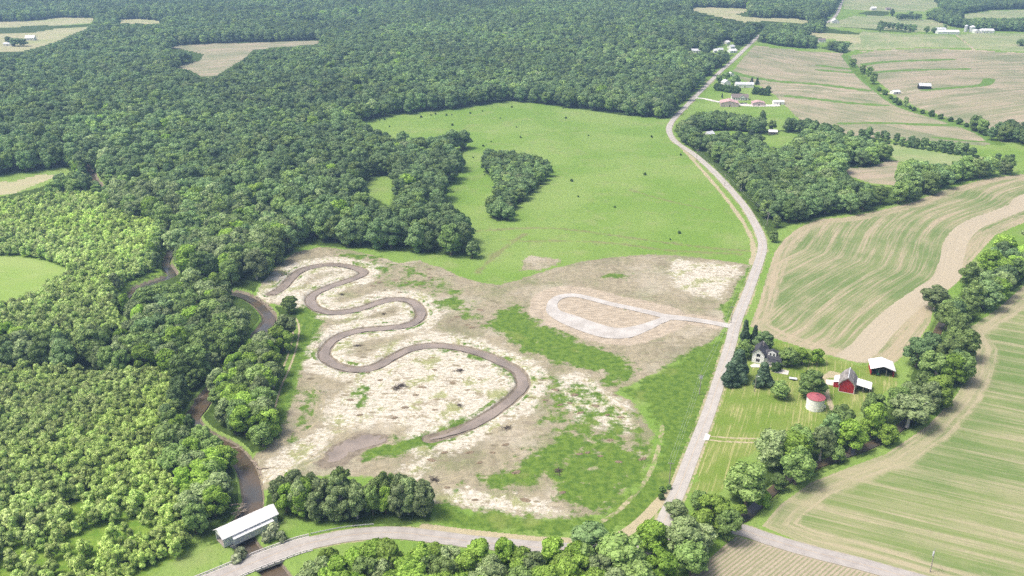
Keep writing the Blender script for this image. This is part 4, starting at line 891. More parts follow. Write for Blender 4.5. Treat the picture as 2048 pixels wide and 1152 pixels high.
# ---- young planted stands: the nearest saplings one by one, the rest as one mass
saps = []; rng = np.random.default_rng(5)
for k, p in YW.items():
    x, y = jitter(p, 2.45 if k == 'p2' else 2.75, rng); ok = keep_clear(x, y, 7, 5.0)
    for c in CLEAR: ok &= ~inside(x, y, c)
    x, y = x[ok], y[ok]
    glade = (np.sin(x / 11 + 1.0) * np.cos(y / 9) + np.sin(x / 23 - y / 17)) * 0.5
    for a, b, gl in zip(x, y, glade):
        u, v, c = proj(a, b, 3)
        open_ = 0.25 + 0.55 * max(0, min(1, (math.hypot(u - 130, (v - 1080) * 1.3) - 90) / 160)) if v > 850 else 0.93
        if rng.random() > min(0.95, open_ + 0.25 * (gl + .3)): continue
        f_ = rng.uniform(.72, 1.36); saps.append((a, b, 2.25 * f_, (5.8 if k == 'p2' else 6.4) * f_ * rng.uniform(.85, 1.15)))
saps = [t for t in saps if not (t[1] < 1500 and hides(t, SIGHT))]
saps.sort(key=psize, reverse=True)
sfirst = {}
for x, y, r, h in saps[:290]:
    vi = random.randrange(4); u, v, c = proj(x, y, 3)
    if vi not in sfirst:
        t = thing('sapling', 'x', 'sapling', (0, 0, 0)); link('crown', SAP[vi], t); link('trunk', SAPT, t); sfirst[vi] = t
    else: t = copy_tree(sfirst[vi])
    t.location = (x, y, gz(x, y)); t.rotation_euler = (0, 0, random.uniform(0, 6.28)); t.scale = (r / 2.2, r / 2.2, h / 6.0)
    sz = ('small', 'medium', 'large')[0 if r < 2.0 else 1 if r < 2.5 else 2]; at = 'by the grassy opening' if u < 300 else 'toward the covered bridge'
    tag(t, f'{sz} light green sapling in the young planting {at}', 'sapling', f'{sz} saplings in the young planting {at}')
sc_ = [next(c for c in sfirst[k].children if c.name.startswith('crown')) for k in sorted(sfirst)]
ms = saps[290:]
instancer('young_plantation', np.array([(t[0], t[1], gz(t[0], t[1])) for t in ms]), np.array([t[2] for t in ms]), np.array([t[3] for t in ms]), rng.integers(0, len(sc_), len(ms)), sc_, None,
          'dense light green young planted trees covering the left bank', 'young trees', (2.2, 6.0))
# ---- bushes
bfirst = []
def bush(px, py, s, label, group=None, hz=1.0, name='bush'):
    x, y, z = P(px, py)
    if len(bfirst) < 2:
        b = link(name, BUSH[len(bfirst)]); bfirst.append(b)
    else:
        b = random.choice(bfirst).copy(); b.name = name; COL.objects.link(b)
    if hz in (1.1, 0.9):
        for sl_ in b.material_slots: sl_.link = 'OBJECT'; sl_.material = M['palebush']
    b.location = (x, y, z - 0.05); b.scale = (s, s, s * hz); b.rotation_euler = (0, 0, random.uniform(0, 6.28))
    for k in ('label', 'category', 'group'):
        if k in b: del b[k]
    return tag(b, label, 'bush', group)
DOTS = [(759,241),(769,240),(779,254),(842,235),(834,227),(871,229),(862,231),(893,231),(904,230),(940,227),(965,223),(905,251),(1001,237),(1024,215),(1126,217),(1132,237),(1033,255),(1041,276),(1177,272),(1303,275),(982,284),(966,293),(946,316),(929,326),(969,350),(1361,311),(1156,394),(1143,363),(1340,480),(1358,467),(1230,415),(1290,350)]
for i, (px, py) in enumerate(DOTS):
    s = (0.55, 0.85, 0.65, 1.0)[i % 4]; at = 'upper' if py < 260 else 'lower'
    bush(px, py, s, f'dark low bush alone in the {at} part of the green meadow', f'dark bushes dotting the {at} meadow')
bush(1553, 741, 2.0, 'clipped round shrub on the farmhouse lawn')
for px, py, s in [(547,1072,2.2),(537,1080,1.6),(563,1080,1.5)]: bush(px, py, s, 'leafy bush on the bank between the covered bridge and the road bridge', 'bushes between the bridges', 1.1)
for px, py, s in [(482,1112,1.7),(474,1122,1.5)]: bush(px, py, s, 'pale flowering bush at the near end of the covered bridge', 'bushes at the end of the covered bridge', 0.9)
for px, py, s in [(1325,985,1.1),(1322,998,1.0),(1338,977,0.8)]: bush(px, py, s, 'pale weed clump at the foot of the roadside pole', 'weed clumps by the roadside pole')
for i in range(9): bush(1432 + i * 5.5, 180 + i * 0.9, 3.0, 'dark clipped shrub in the far hedge before the white house', 'hedge shrubs before the far white house', 1.2)
for i in range(5): bush(1509 + i * 6.5, 188 + i * 0.7, 3.0, 'dark clipped shrub in the far short hedge by the field', 'hedge shrubs by the far field', 1.2)
for i in range(16):
    q = DRAIN[int(len(DRAIN) * (0.42 + 0.5 * i / 16))]; u, v, c = proj(q[0], q[1], gz(*q)); bush(u + random.uniform(-2, 2), v, random.uniform(1.6, 2.8), 'low dark bush along the drainage line between far fields', 'bushes along the drainage line', 1.0)
for i in range(22):
    t = i / 21; px, py = 1720 + (2010 - 1720) * t, 279 + (325 - 279) * t; bush(px, py, random.uniform(1.2, 2.0), 'low dark bush under the thin field line of trees', 'bushes under the field line trees', 0.8)

# ------------------------------------------------------------------ buildings
def frame(a, b):
    """origin, angle and length of the ground line from pixel a to pixel b"""
    p, q = Vector(P(*a)), Vector(P(*b)); d = q - p
    return p, math.atan2(d.y, d.x), d.xy.length
def gable_roof(m, x0, x1, y0, y1, ze, zr, t=0.25, over=0.4, ridge='y', off=0.0):
    """two thin slopes; ridge runs along y (or x)"""
    if ridge == 'y':
        xm = (x0 + x1) / 2 + off; s = (zr - ze) / (xm - x0)
        prof = [(x0 - over, ze - s * over), (xm, zr), (x1 + over, ze - s * over), (x1 + over, ze - s * over + t), (xm, zr + t), (x0 - over, ze - s * over + t)]
        m.prism(prof, y0 - over, y1 + over)
    else:
        ym = (y0 + y1) / 2 + off; s = (zr - ze) / (ym - y0)
        prof = [(y0 - over, ze - s * over), (ym, zr), (y1 + over, ze - s * over), (y1 + over, ze - s * over + t), (ym, zr + t), (y0 - over, ze - s * over + t)]
        m.prism(prof, x0 - over, x1 + over, 'x')
    return m
def house(name, label, cat, px, py, w, d, ze, zr, ang, wall, roof, ridge='x', windows=0, door=True, chimney=False, group=None):
    """simple gabled building; origin at the middle of its footprint; front (-y) carries door and windows"""
    x, y, z = P(px, py); t = thing(name, label, cat, (x, y, z - 0.05), ang, group)
    x0, x1, y0, y1 = -w / 2, w / 2, -d / 2, d / 2
    m = MB()
    if ridge == 'x': m.prism([(y0, -0.6), (y1, -0.6), (y1, ze), (0, zr), (y0, ze)], x0, x1, 'x')
    else: m.prism([(x0, -0.6), (x1, -0.6), (x1, ze), (0, zr), (x0, ze)], y0, y1)
    m.build('wall', wall, t)
    r = gable_roof(MB(), x0, x1, y0, y1, ze + 0.02, zr + 0.02, 0.18, 0.35, ridge).build('roof', roof, t)
    if chimney: MB().box(-0.4, 0.6, zr - 0.6, 0.4, 1.4, zr + 1.0).build('chimney', 'weathered', r)
    for i in range(windows):
        cx = x0 + w * (i + 1) / (windows + 1 + (1 if door else 0)); MB().box(cx - 0.5, y0 - 0.05, 1.0, cx + 0.5, y0 - 0.005, min(2.4, ze - 0.3)).build('window', 'glass', t)
    if door: cx = x1 - w / (windows + 2); MB().box(cx - 0.55, y0 - 0.05, 0.05, cx + 0.55, y0 - 0.005, min(2.2, ze - 0.2)).build('door', 'dark', t)
    return t

# farmhouse: cross-gabled, white walls, dark shingle roof
p, a, L = frame((1503,724), (1520.5,727.5)); fh = thing('farmhouse', 'white two storey farmhouse with dark shingle roof among trees', 'house', p - Vector((0, 0, .05)), a)
gw = 5.6
m = MB().prism([(0, -.5), (gw, -.5), (gw, 5.0), (gw/2, 7.8), (0, 5.0)], 0, 9.0); m.box(gw + 0.003, 1.2, -.5, 13.0, 7.6, 3.4); m.prism([(1.4, 3.404), (7.4, 3.404), (4.4, 5.9)], gw + 0.003, 13.0, 'x'); m.build('wall', 'white', fh)
r = gable_roof(MB(), 0, gw, 0, 9.0, 5.03, 7.83, 0.2, 0.45).build('roof', 'slate', fh)
r2 = gable_roof(MB(), gw + .5, 13.0, 1.2, 7.6, 3.45, 6.25, 0.2, 0.4, 'x').build('roof', 'slate', fh)
MB().box(3.3, 5.4, 6.2, 4.1, 6.2, 9.0).build('chimney', 'weathered', r)
d = MB().prism([(6.9, 4.1), (10.6, 4.1), (10.6, 5.9), (8.75, 6.9), (6.9, 5.9)], 2.0, 4.4).build('dormer', 'white', r2)
gable_roof(MB(), 6.9, 10.6, 2.2, 4.4, 5.93, 6.93, 0.12, 0.2).build('dormer_roof', 'slate', r2)
for wx, wz in ((2.8, 3.5), (2.8, 0.9)):
    w_ = MB().box(wx - .5, -.06, wz, wx + .5, -.004, wz + 1.5).build('window', 'glass', fh)
    MB().box(wx - .85, -.05, wz, wx - .47, -.003, wz + 1.4).box(wx + .47, -.05, wz, wx + .85, -.003, wz + 1.4).build('shutter', 'dark', w_)
for wx in (8.0, 9.6): MB().box(wx - .35, 1.94, 4.5, wx + .35, 1.997, 5.6).build('window', 'glass', fh)
pr = MB().box(7.2, -1.0, 2.5, 13.6, 1.19, 2.7).build('porch_roof', 'slate', fh)
for wx in (7.4, 9.4, 11.4, 13.4): MB().box(wx - .09, -.95, -.3, wx + .09, -.77, 2.5).build('porch_post', 'white', fh)
MB().box(7.2, -1.0, -.3, 13.6, 1.19, 0.35).build('porch_floor', 'concrete', fh)
MB().box(9.2, 1.14, .36, 10.2, 1.197, 2.4).build('door', 'dark', fh)
m = MB().box(13.03, 2.4, -.5, 15.6, 6.6, 2.7).build('side_room', 'white', fh); MB().box(12.8, 2.1, 2.703, 15.9, 6.9, 2.9).build('side_roof', 'greymetal', fh)

# red barn
p, a, L = frame((1676,782.5), (1707.5,788.5)); br = thing('barn', 'red barn with weathered grey broken-slope roof and white trim', 'barn', p - Vector((0, 0, .05)), a)
D = 10.0; hw = L / 2; ze, zs, zr = 3.9, 5.6, 7.4
prof = [(0, -.5), (L, -.5), (L, ze), (L * .82, zs), (hw, zr), (L * .18, zs), (0, ze)]
MB().prism(prof, 0, D).build('wall', 'red', br)
ov = .45; m = MB()
o_ = [(-ov, ze - .55), (L * .18 - .1, zs + .1), (hw, zr + .15), (L * .82 + .1, zs + .1), (L + ov, ze - .55)]
m.prism(o_ + [(q[0], q[1] + .22) for q in reversed(o_)], -.5, D + .4); rf = m.build('roof', 'weathered', br)
MB().box(hw - .18, -.52, zr + .36, hw + .18, D + .42, zr + .5).build('ridge_cap', 'greymetal', rf)
m = MB()
for s_, e_ in zip(prof[2:], prof[3:] + prof[:1]): pass
tp = [(0, ze - .1), (L * .18, zs - .05), (hw, zr - .05), (L * .82, zs - .05), (L, ze - .1)]
for (xa, za), (xb, zb) in zip(tp[:-1], tp[1:]): m.add([(xa, -.06, za - .28), (xb, -.06, zb - .28), (xb, -.06, zb), (xa, -.06, za), (xa, -.008, za - .28), (xb, -.008, zb - .28), (xb, -.008, zb), (xa, -.008, za)], [(0,1,2,3),(4,7,6,5),(0,4,5,1),(1,5,6,2),(2,6,7,3),(3,7,4,0)])
m.box(0, -.06, 0, .22, -.008, ze - .4); m.box(L - .22, -.06, 0, L, -.008, ze - .4); m.box(.24, -.055, 0, L - .24, -.006, .25); m.build('trim', 'white', br)
d_ = MB().box(hw - 1.5, -.05, .27, hw + 1.5, -.005, 2.9).build('door', 'red', br)
MB().box(hw - .06, -.075, .27, hw + .06, -.052, 2.9).box(hw - 1.5, -.075, 2.75, hw + 1.5, -.052, 2.9).build('door_rail', 'red', d_)
ls = MB().prism([(-2.6, 2.5), (-.46, 3.2), (-.46, 3.35), (-2.6, 2.65)], 3.2, D).build('lean_to_roof', 'whitemetal', br)
MB().box(-2.5, 3.3, -.4, -.003, D - .1, 2.48).build('lean_to_wall', 'red', br)
MB().prism([(L + .47, 3.5), (L + 6.8, 2.6), (L + 6.8, 2.78), (L + .47, 3.7)], 2.6, D - .6).build('lean_to_roof', 'whitemetal', br)
MB().box(L + .003, D - 1.2, -.4, L + 6.4, D - .9, 2.58).box(L + 6.402, 3.0, -.4, L + 6.6, D - .9, 2.55).build('lean_to_wall', 'dark', br)  # near-black walls: shade inside the open lean-to is put into their colour
for k in range(3): MB().box(L + .6 + k * 2.75, 2.8, -.4, L + .8 + k * 2.75, 3.0, 3.2 - k * .38).build('lean_to_post', 'pole', br)

# machine shed
p, a, L = frame((1741,750), (1787,755)); ms_ = thing('machine_shed', 'open fronted machine shed with bright white low gable roof', 'shed', p - Vector((0, 0, .05)), a)
D = 9.0
gable_roof(MB(), 0, L, 0, D, 3.5, 5.2, .16, .5).build('roof', 'whitemetal', ms_)
MB().box(0, 0, -.4, .2, D, 3.48).build('side_wall', 'red', ms_); MB().box(L - .2, 0, -.4, L, D, 3.48).build('side_wall', 'red', ms_)
MB().prism([(.202, -.4), (L - .202, -.4), (L - .202, 3.5), (L/2, 5.1), (.202, 3.5)], D - .25, D - .05).build('back_wall', 'dark', ms_)  # interior shade of the open front painted as a near-black back wall
MB().prism([(.3, 3.3), (L - .3, 3.3), (L/2, 5.05)], 0, .12).build('gable_end', 'dark', ms_)  # open gable closed by a near-black panel standing in for interior shade
for k in (1, 2): MB().box(L * k / 3 - .12, .14, -.4, L * k / 3 + .12, .38, 3.6).build('post', 'pole', ms_)
# tractor inside the shed mouth
w2 = ms_.matrix_world if False else Matrix.Translation(ms_.location) @ Matrix.Rotation(a, 4, 'Z')
tl = w2 @ Vector((3.2, 1.2, 0.05)); tk = thing('tractor', 'green tractor parked in the mouth of the machine shed', 'tractor', tl, a)
MB().box(-.35, -1.6, .7, .35, .5, 1.35).build('bonnet', 'green', tk); MB().box(-.75, .5, .8, .75, 1.7, 1.3).box(-.7, .6, 1.303, .7, 1.6, 2.5).build('cab', 'green', tk)
def wheel(r, w, x, y, par):
    m = MB(); n = 18; vs = []; 
    prof = [(r * .45, -w/2), (r * .92, -w/2), (r, -w/3), (r, w/3), (r * .92, w/2), (r * .45, w/2)]
    for q, z in prof:
        for k in range(n): t = 6.2832 * k / n; vs.append((x + z, y + q * math.cos(t), r + q * math.sin(t)))
    m.add(vs, [(i*n+k, i*n+(k+1)%n, (i+1)*n+(k+1)%n, (i+1)*n+k) for i in range(5) for k in range(n)] + [tuple(range(n)), tuple(range(5*n, 6*n))])
    return m.build('wheel', 'rubber', par)
for x_ in (-.95, .95): wheel(.8, .4, x_, 1.0, tk); wheel(.45, .28, x_ * .75, -1.3, tk)

# grain bin
p = Vector(P(1629, 816)); gb = thing('grain_bin', 'round white grain bin with red cone roof on the lawn', 'grain bin', p - Vector((0, 0, .05)))
R_ = 3.75; prof = [(R_, -.3)]
for k in range(23): prof += [(R_ + (.03 if k % 2 else 0), .25 * k)]
MB().lathe(prof + [(R_, 5.6)], 48).build('wall', 'white', gb)
n = 48; rf = MB().lathe([(R_ + .15, 5.58), (R_ + .18, 5.5), (R_ + .18, 5.66), (.55, 6.95), (.55, 6.9)], 48).build('roof', 'redroof', gb)
MB().lathe([(.54, 6.8), (.54, 7.2), (.62, 7.22), (.0, 7.42)], 20).build('cap', 'redroof', rf)
MB().box(-.35, -R_ + .45, 5.85, .35, -R_ + 1.3, 6.08).build('hatch', 'redroof', rf)
MB().box(R_ - .1, -.5, .2, R_ + .9, .35, 1.3).build('fan_box', 'white', gb)
MB().box(-.4, -R_ - .1, .3, .4, -R_ + .1, 2.1).build('door', 'white', gb)
# yard trailer
p, a, L = frame((1578,758), (1594,760)); tr = thing('trailer', 'low grey flat trailer parked beside the round yard tree', 'trailer', p, a)
MB().box(0, -.9, .55, L, .9, .72).build('bed', 'greymetal', tr); MB().box(-1.2, -.06, .55, -.003, .06, .65).build('tongue', 'dark', tr)
for x_ in (L * .5, L * .66): 
    for s_ in (-1.06, 1.06):
        o = wheel(.33, .22, 0, 0, tr); o.rotation_euler = (0, 0, math.pi / 2); o.location = (x_, s_, 0)

# covered bridge
p, a, L = frame((449, 1097), (556, 1047)); cb = thing('covered_bridge', 'long white covered bridge with pale metal roof over the creek', 'bridge', p, a)
Wd = 6.0; ze, zr = 4.3, 6.3
m = MB().box(0, 0, .3, L, .22, ze).box(0, Wd - .22, .3, L, Wd, ze); m.build('side_wall', 'greymetal', cb)  # white walls built in grey: their shade is put into the colour
gable_roof(MB(), 0, L, 0, Wd, ze + .02, zr, .15, .55, 'x').build('roof', 'whitemetal', cb)
MB().prism([(-1.5, 2.9), (-.05, 3.5), (-.05, 3.62), (-1.5, 3.02)], 3.0, L - 2.0, 'x').build('skirt_roof', 'whitemetal', cb)
MB().box(3.2, -1.3, .3, L - 2.2, -.003, 2.85).build('side_walkway', 'greymetal', cb)  # white walkway side greyed too, shade painted in
for x0_, x1_ in ((.02, .2), (L - .2, L - .02)):
    MB().prism([(.224, ze - .9), (Wd - .224, ze - .9), (Wd - .224, ze), (Wd/2, zr - .1), (.224, ze)], x0_, x1_, 'x').build('portal', 'white', cb)
MB().box(0, 0.224, -.1, L, Wd - .224, .28).build('deck', 'pole', cb)
for k in range(9): MB().box(.9 + k * (L - 2.2) / 8, -.06 if (k == 0) else -.04, 3.7, 1.3 + k * (L - 2.2) / 8, -.005, 4.0).build('vent_opening', 'dark', cb)
for x0_ in (1.0, L - 4.0): MB().box(x0_, -.6, -3.2, x0_ + 3.0, Wd + .6, -.11).build('abutment', 'concrete', cb)

# concrete road bridge: deck under the road, parapets, piers
bl = spline(W(LOWER), 14)
sel = [q for q in bl if -1 < 1 and proj(q[0], q[1], 0)[0] < 622]
def offset(pl, d):
    pl = np.asarray(pl); t = np.gradient(pl, axis=0); t /= np.linalg.norm(t, axis=1)[:, None]
    return pl + np.stack([-t[:, 1], t[:, 0]], 1) * d
def strip_box(pl, d0, d1, z0, z1):
    a_, b_ = offset(pl, d0), offset(pl, d1); n = len(a_); m = MB()
    vs = [(q[0], q[1], z0) for q in a_] + [(q[0], q[1], z0) for q in b_] + [(q[0], q[1], z1) for q in b_] + [(q[0], q[1], z1) for q in a_]
    fs = [(k * n + i, k * n + i + 1, ((k + 1) % 4) * n + i + 1, ((k + 1) % 4) * n + i) for k in range(4) for i in range(n - 1)] + [(0, n, 2*n, 3*n), (n-1, 4*n-1, 3*n-1, 2*n-1)]
    return m.add(vs, fs)
sel = np.array(sel)
rb = thing('road_bridge', 'curved concrete road bridge with low parapets at the bottom', 'bridge', (0, 0, 0)); ctr = sel.mean(0); rb.location = (ctr[0], ctr[1], 0); sl = sel - ctr
strip_box(sl, -4.3, 4.3, -.75, .10).build('deck', 'deck', rb)
for s_ in (-1, 1):
    o = strip_box(sl, s_ * 4.0, s_ * 4.28, .55, .85).build('railing', 'deck', rb)
    po = MB(); ol = offset(sl, s_ * 4.14); seg = np.r_[0, np.cumsum(np.hypot(*np.diff(ol, axis=0).T))]
    for q in np.arange(0.5, seg[-1], 2.2):
        x_, y_ = np.interp(q, seg, ol[:, 0]), np.interp(q, seg, ol[:, 1]); po.box(x_ - .13, y_ - .13, .102, x_ + .13, y_ + .13, .548)
    po.build('railing_post', 'deck', o)
for px in (470, 520, 575):
    q = sl[np.argmin([abs(proj(s[0] + ctr[0], s[1] + ctr[1], 0)[0] - px) for s in sl])]
    MB().box(q[0] - .5, q[1] - 3.6, -4.2, q[0] + .5, q[1] + 3.6, -.76).build('pier', 'concrete', rb)
# guardrail along the lower road beyond the bridge
gsel = np.array([q for q in bl if 625 < proj(q[0], q[1], 0)[0] < 750]); c0 = gsel.mean(0)
gr = thing('guardrail', 'grey steel guardrail on the far side of the lower road', 'guardrail', (c0[0], c0[1], 0)); gl = gsel - c0
strip_box(gl, 4.3, 4.42, .42, .76).build('rail', 'polegrey', gr)
ol = offset(gl, 4.52); seg = np.r_[0, np.cumsum(np.hypot(*np.diff(ol, axis=0).T))]
for q in np.arange(.3, seg[-1], 3.0):
    x_, y_ = np.interp(q, seg, ol[:, 0]), np.interp(q, seg, ol[:, 1]); MB().box(x_ - .08, y_ - .08, -.5, x_ + .08, y_ + .08, .72).build('post', 'pole', gr)

# distant farmsteads
AR = math.radians
house('white_house', 'far white two storey house among dark trees by the upper road', 'house', 1451, 172, 9, 8, 5.0, 8.0, AR(20), 'white', 'greymetal', 'y', 2)
house('metal_shed', 'far long metal shed with pale blue grey roof beside the white house', 'shed', 1488, 174, 22, 11, 4.0, 6.0, AR(-4), 'white', 'greymetal', 'x', 0)
house('white_shed', 'small far white shed behind the white house trees', 'shed', 1461, 152, 7, 6, 3, 4.8, AR(10), 'white', 'white', 'y', 0)
nh = house('ranch_house', 'far new white house with brown grey roof and wide windows', 'house', 1479, 199, 19, 10, 3.2, 6.6, AR(-6), 'white', 'brownroof', 'x', 5, True, True)
MB().prism([(-1.5, 3.0), (6.5, 3.0), (2.5, 6.3)], -5.6, -5.02).build('front_gable', 'white', nh)
gable_roof(MB(), -1.5, 6.5, -5.7, -1.0, 3.02, 6.35, .16, .3).build('gable_roof', 'brownroof', nh)
house('pole_barn', 'far large pole barn with faded red roof and pinkish end wall', 'barn', 1458, 211, 20, 16, 4.2, 6.6, AR(-8), 'pinkwall', 'pinkroof', 'y', 0)
house('pole_barn', 'far smaller red pole barn with faded red roof beside the gravel yard', 'barn', 1516, 210, 14, 11, 3.2, 4.8, AR(-5), 'pinkwall', 'pinkroof', 'y', 0)
house('white_shed', 'far open white shed at the end of the gravel yard', 'shed', 1556, 208, 12, 8, 3.4, 4.4, AR(-4), 'white', 'white', 'x', 1)
house('cabin', 'small white roofed cabin with brown walls in the wood clearing', 'cabin', 1545, 268, 8, 5, 2.8, 4.2, AR(-8), 'brownroof', 'whitemetal', 'x', 1)
house('cottage', 'grey roofed cottage half hidden by the wood near the road', 'house', 1418, 273, 8, 7, 3, 5.2, AR(30), 'white', 'greymetal', 'x', 1)
house('field_shed', 'small white roofed shed on the far drainage line', 'shed', 1790, 187, 9, 7, 2.6, 4.0, AR(15), 'white', 'whitemetal', 'x', 0)
house('field_barn', 'grey roofed barn alone in the far pinkish field', 'barn', 1848, 177, 13, 10, 3.8, 6.2, AR(-12), 'dark', 'greymetal', 'x', 0)
house('long_barn', 'far long white barn at the head of the gravel track', 'barn', 1894, 68, 36, 13, 4.5, 7.0, AR(-3), 'white', 'whitemetal', 'x', 0)
house('white_barn', 'far smaller white barn behind the long barn', 'barn', 1880, 63, 16, 12, 4.5, 7.0, AR(-3), 'white', 'greymetal', 'x', 0)
house('workshop', 'far white workshop with dark openings beside the silver bins', 'shed', 1972, 66, 22, 13, 5, 7.4, AR(-3), 'white', 'whitemetal', 'x', 2)
house('white_barn', 'far small white barn left of the workshop', 'barn', 1952, 66, 10, 12, 4, 6.2, AR(-3), 'white', 'whitemetal', 'y', 0)
for px, r_, h_, nm in ((1943, 5, 9, 'larger silver grain bin at the far farm'), (1931, 3, 11, 'slim silver silo at the far farm')):
    t = thing('silver_bin', nm, 'grain bin', P(px, 64)); MB().lathe([(r_, -.5), (r_, h_)], 20).build('wall', 'greymetal', t); MB().lathe([(r_ + .2, h_ - .05), (r_ + .2, h_ + .1), (.3, h_ + r_ * .55)], 20).build('roof', 'whitemetal', t)
house('white_house', 'far white house with dark base where the road enters the woods', 'house', 1669, 46, 13, 9, 4, 8, AR(5), 'white', 'white', 'y', 1)
house('small_house', 'far small house with dark roof beside the field corner', 'house', 1643, 84, 11, 8, 3.5, 6, AR(-10), 'white', 'brownroof', 'x', 2)
house('white_house', 'far white farmhouse in the grove at the top', 'house', 1746, 20, 11, 8, 4, 7, AR(5), 'white', 'white', 'x', 0)
house('brown_house', 'far small brown house right of the top grove', 'house', 1776, 20, 10, 7, 3, 5, AR(5), 'pinkwall', 'brownroof', 'x', 0)
HM = [(1464,105,12,8,'white','whitemetal',20,'long white roadside house with a white drive, nearest the upper road'), (1462,97,9,8,'white','greymetal',35,'pale grey roofed house behind the long roadside house'), (1453,88,9,7,'white','whitemetal',40,'white house deepest in the roadside trees'),
      (1430,105,5,5,'white','whitemetal',10,'tiny white shed between the roadside trees'), (1440,103,8,5,'white','greymetal',5,'low pale shed among the roadside trees'), (1391,105,13,8,'white','greymetal',-5,'low grey roofed house at the edge of the small far pasture'), (1431,118,7,6,'white','white',30,'small white cottage below the roadside sheds')]
for px, py, w_, d_, wl, rf_, an, lb in HM: house('roadside_house', lb, 'house', px, py, w_, d_, 3.2, 5.4, AR(an), wl, rf_, 'x', 1)
house('white_house', 'far left white farmhouse beside dark trees', 'house', 62, 80, 14, 10, 4, 7.5, AR(5), 'white', 'whitemetal', 'x', 1)
house('white_shed', 'far left low white shed in front of the dark trees', 'shed', 18, 91, 14, 8, 3, 4.5, AR(0), 'white', 'greymetal', 'x', 0)
house('white_house', 'far white house in a clearing of the upper woods', 'house', 615, 50, 18, 10, 4, 7, AR(10), 'white', 'whitemetal', 'x', 2)
house('long_house', 'far pale long house right of the woods clearing', 'house', 640, 46, 20, 9, 3.5, 5.5, AR(0), 'pinkwall', 'pinkroof', 'x', 2)

# two cars on the far gravel yard
def car(px, py, ang, paint, label):
    t = thing('parked_car', label, 'car', P(px, py), ang)
    MB().prism([(-.9, .35), (.9, .35), (.9, .8), (.82, .95), (-.82, .95), (-.9, .8)], -2.2, 2.2).build('body', paint, t)
    MB().add([(-.8, -1.4, .953), (.8, -1.4, .953), (.8, 1.5, .953), (-.8, 1.5, .953), (-.65, -.9, 1.5), (.65, -.9, 1.5), (.65, .9, 1.5), (-.65, .9, 1.5)], [(0,3,2,1),(4,5,6,7),(0,1,5,4),(1,2,6,5),(2,3,7,6),(3,0,4,7)]).build('cabin', 'glass', t)
    for x_ in (-.8, .8):
        for y_ in (-1.35, 1.35): wheel(.33, .22, x_, y_, t)
car(1484, 208, AR(60), 'carblue', 'dark car parked on the far gravel yard, nearer the large pole barn'); car(1491, 208, AR(75), 'carwhite', 'silver car parked on the far gravel yard, nearer the smaller barn')

# ------------------------------------------------------------------ poles and wires
def upole(px, py, h, label, arm=2.4, ang=0.0, transformer=False, lamp=False):
    x, y, z = P(px, py); t = thing('utility_pole', label, 'utility pole', (x, y, z), ang)
    MB().tube([(0, 0, -1), (0, 0, h * .5), (0, 0, h)], [.19, .16, .12], 8).build('pole', 'pole', t)
    if arm:
        c = MB().box(-arm/2, -.07, h - .6, arm/2, .07, h - .45).build('crossarm', 'pole', t)
        for k in (-1, -.4, .4, 1): MB().tube([(k * arm * .46, 0, h - .445), (k * arm * .46, 0, h - .2)], .06, 6).build('insulator', 'polegrey', c)
    if transformer:
        for s_ in (-.4, .4): MB().tube([(s_, .2, h - 2.2), (s_, .2, h - 1.1)], .27, 10).build('transformer', 'polegrey', t)
    if lamp: MB().tube([(0, 0, h - .4), (.9, -.3, h - .1)], .05, 6).tube([(.8, -.3, h - .3), (1.25, -.4, h - .2)], .16, 8).build('lamp_head', 'white', t)
    return (x, y, z + h)
ra = AR(-12)
T1 = upole(1399, 789, 10, 'transformer pole on the grass left of the main road opposite the lawn', 2.6, ra, True)
T2 = upole(1338, 972, 10.5, 'tall roadside pole on the left of the main road near the junction', 2.0, ra)
T3 = upole(1860, 1144, 9, 'pole with crossarm on the field edge at the lower right', 2.0, AR(60), True)
T4 = upole(1462, 646, 9.5, 'pole where the gravel drive meets the main road', 2.0, ra)
upole(1509, 783, 8, 'yard light pole on the lawn in front of the dark pine', 0, 0, False, True)
T5 = upole(1534, 452, 9.5, 'pole at the wood edge by the road bend', 2.0, AR(-30)); T6 = upole(1449, 372, 9.5, 'pole on the left verge of the curving upper road', 2.0, AR(-35)); T7 = upole(1393, 320, 9.5, 'pole beside the upper road below its sharp bend', 2.0, AR(-35))
upole(1925, 93, 11, 'far pole beside the gravel track in the green field', 2.0, 0)
upole(1490, 1000, 0.01 + 9, 'pole half hidden by the giant tree near the small creek', 2.0, 0) if False else None
def wire(a, b, label, offs):
    m = MB()
    for k in offs:
        pts = []
        for i in range(13):
            t = i / 12; s = 4 * t * (1 - t); pts.append((a[0] + (b[0] - a[0]) * t + k, a[1] + (b[1] - a[1]) * t + k * .25, a[2] + (b[2] - a[2]) * t - .35 - 1.2 * s))
        m.tube(pts, .022, 4)
    tag(m.build('power_line', 'polegrey'), label, 'power line')
wire(T1, T2, 'wires between the transformer pole and the pole near the junction', (-1.1, 0, 1.1)); wire(T4, T1, 'wires from the drive entrance pole to the transformer pole', (-1.0, 1.0))
wire(T5, T4, 'wires from the road bend down to the drive entrance pole', (-.9, .9)); wire(T6, T5, 'wires along the curve of the upper road', (-.9, .9)); wire(T7, T6, 'wires near the sharp bend of the upper road', (-.9, .9))

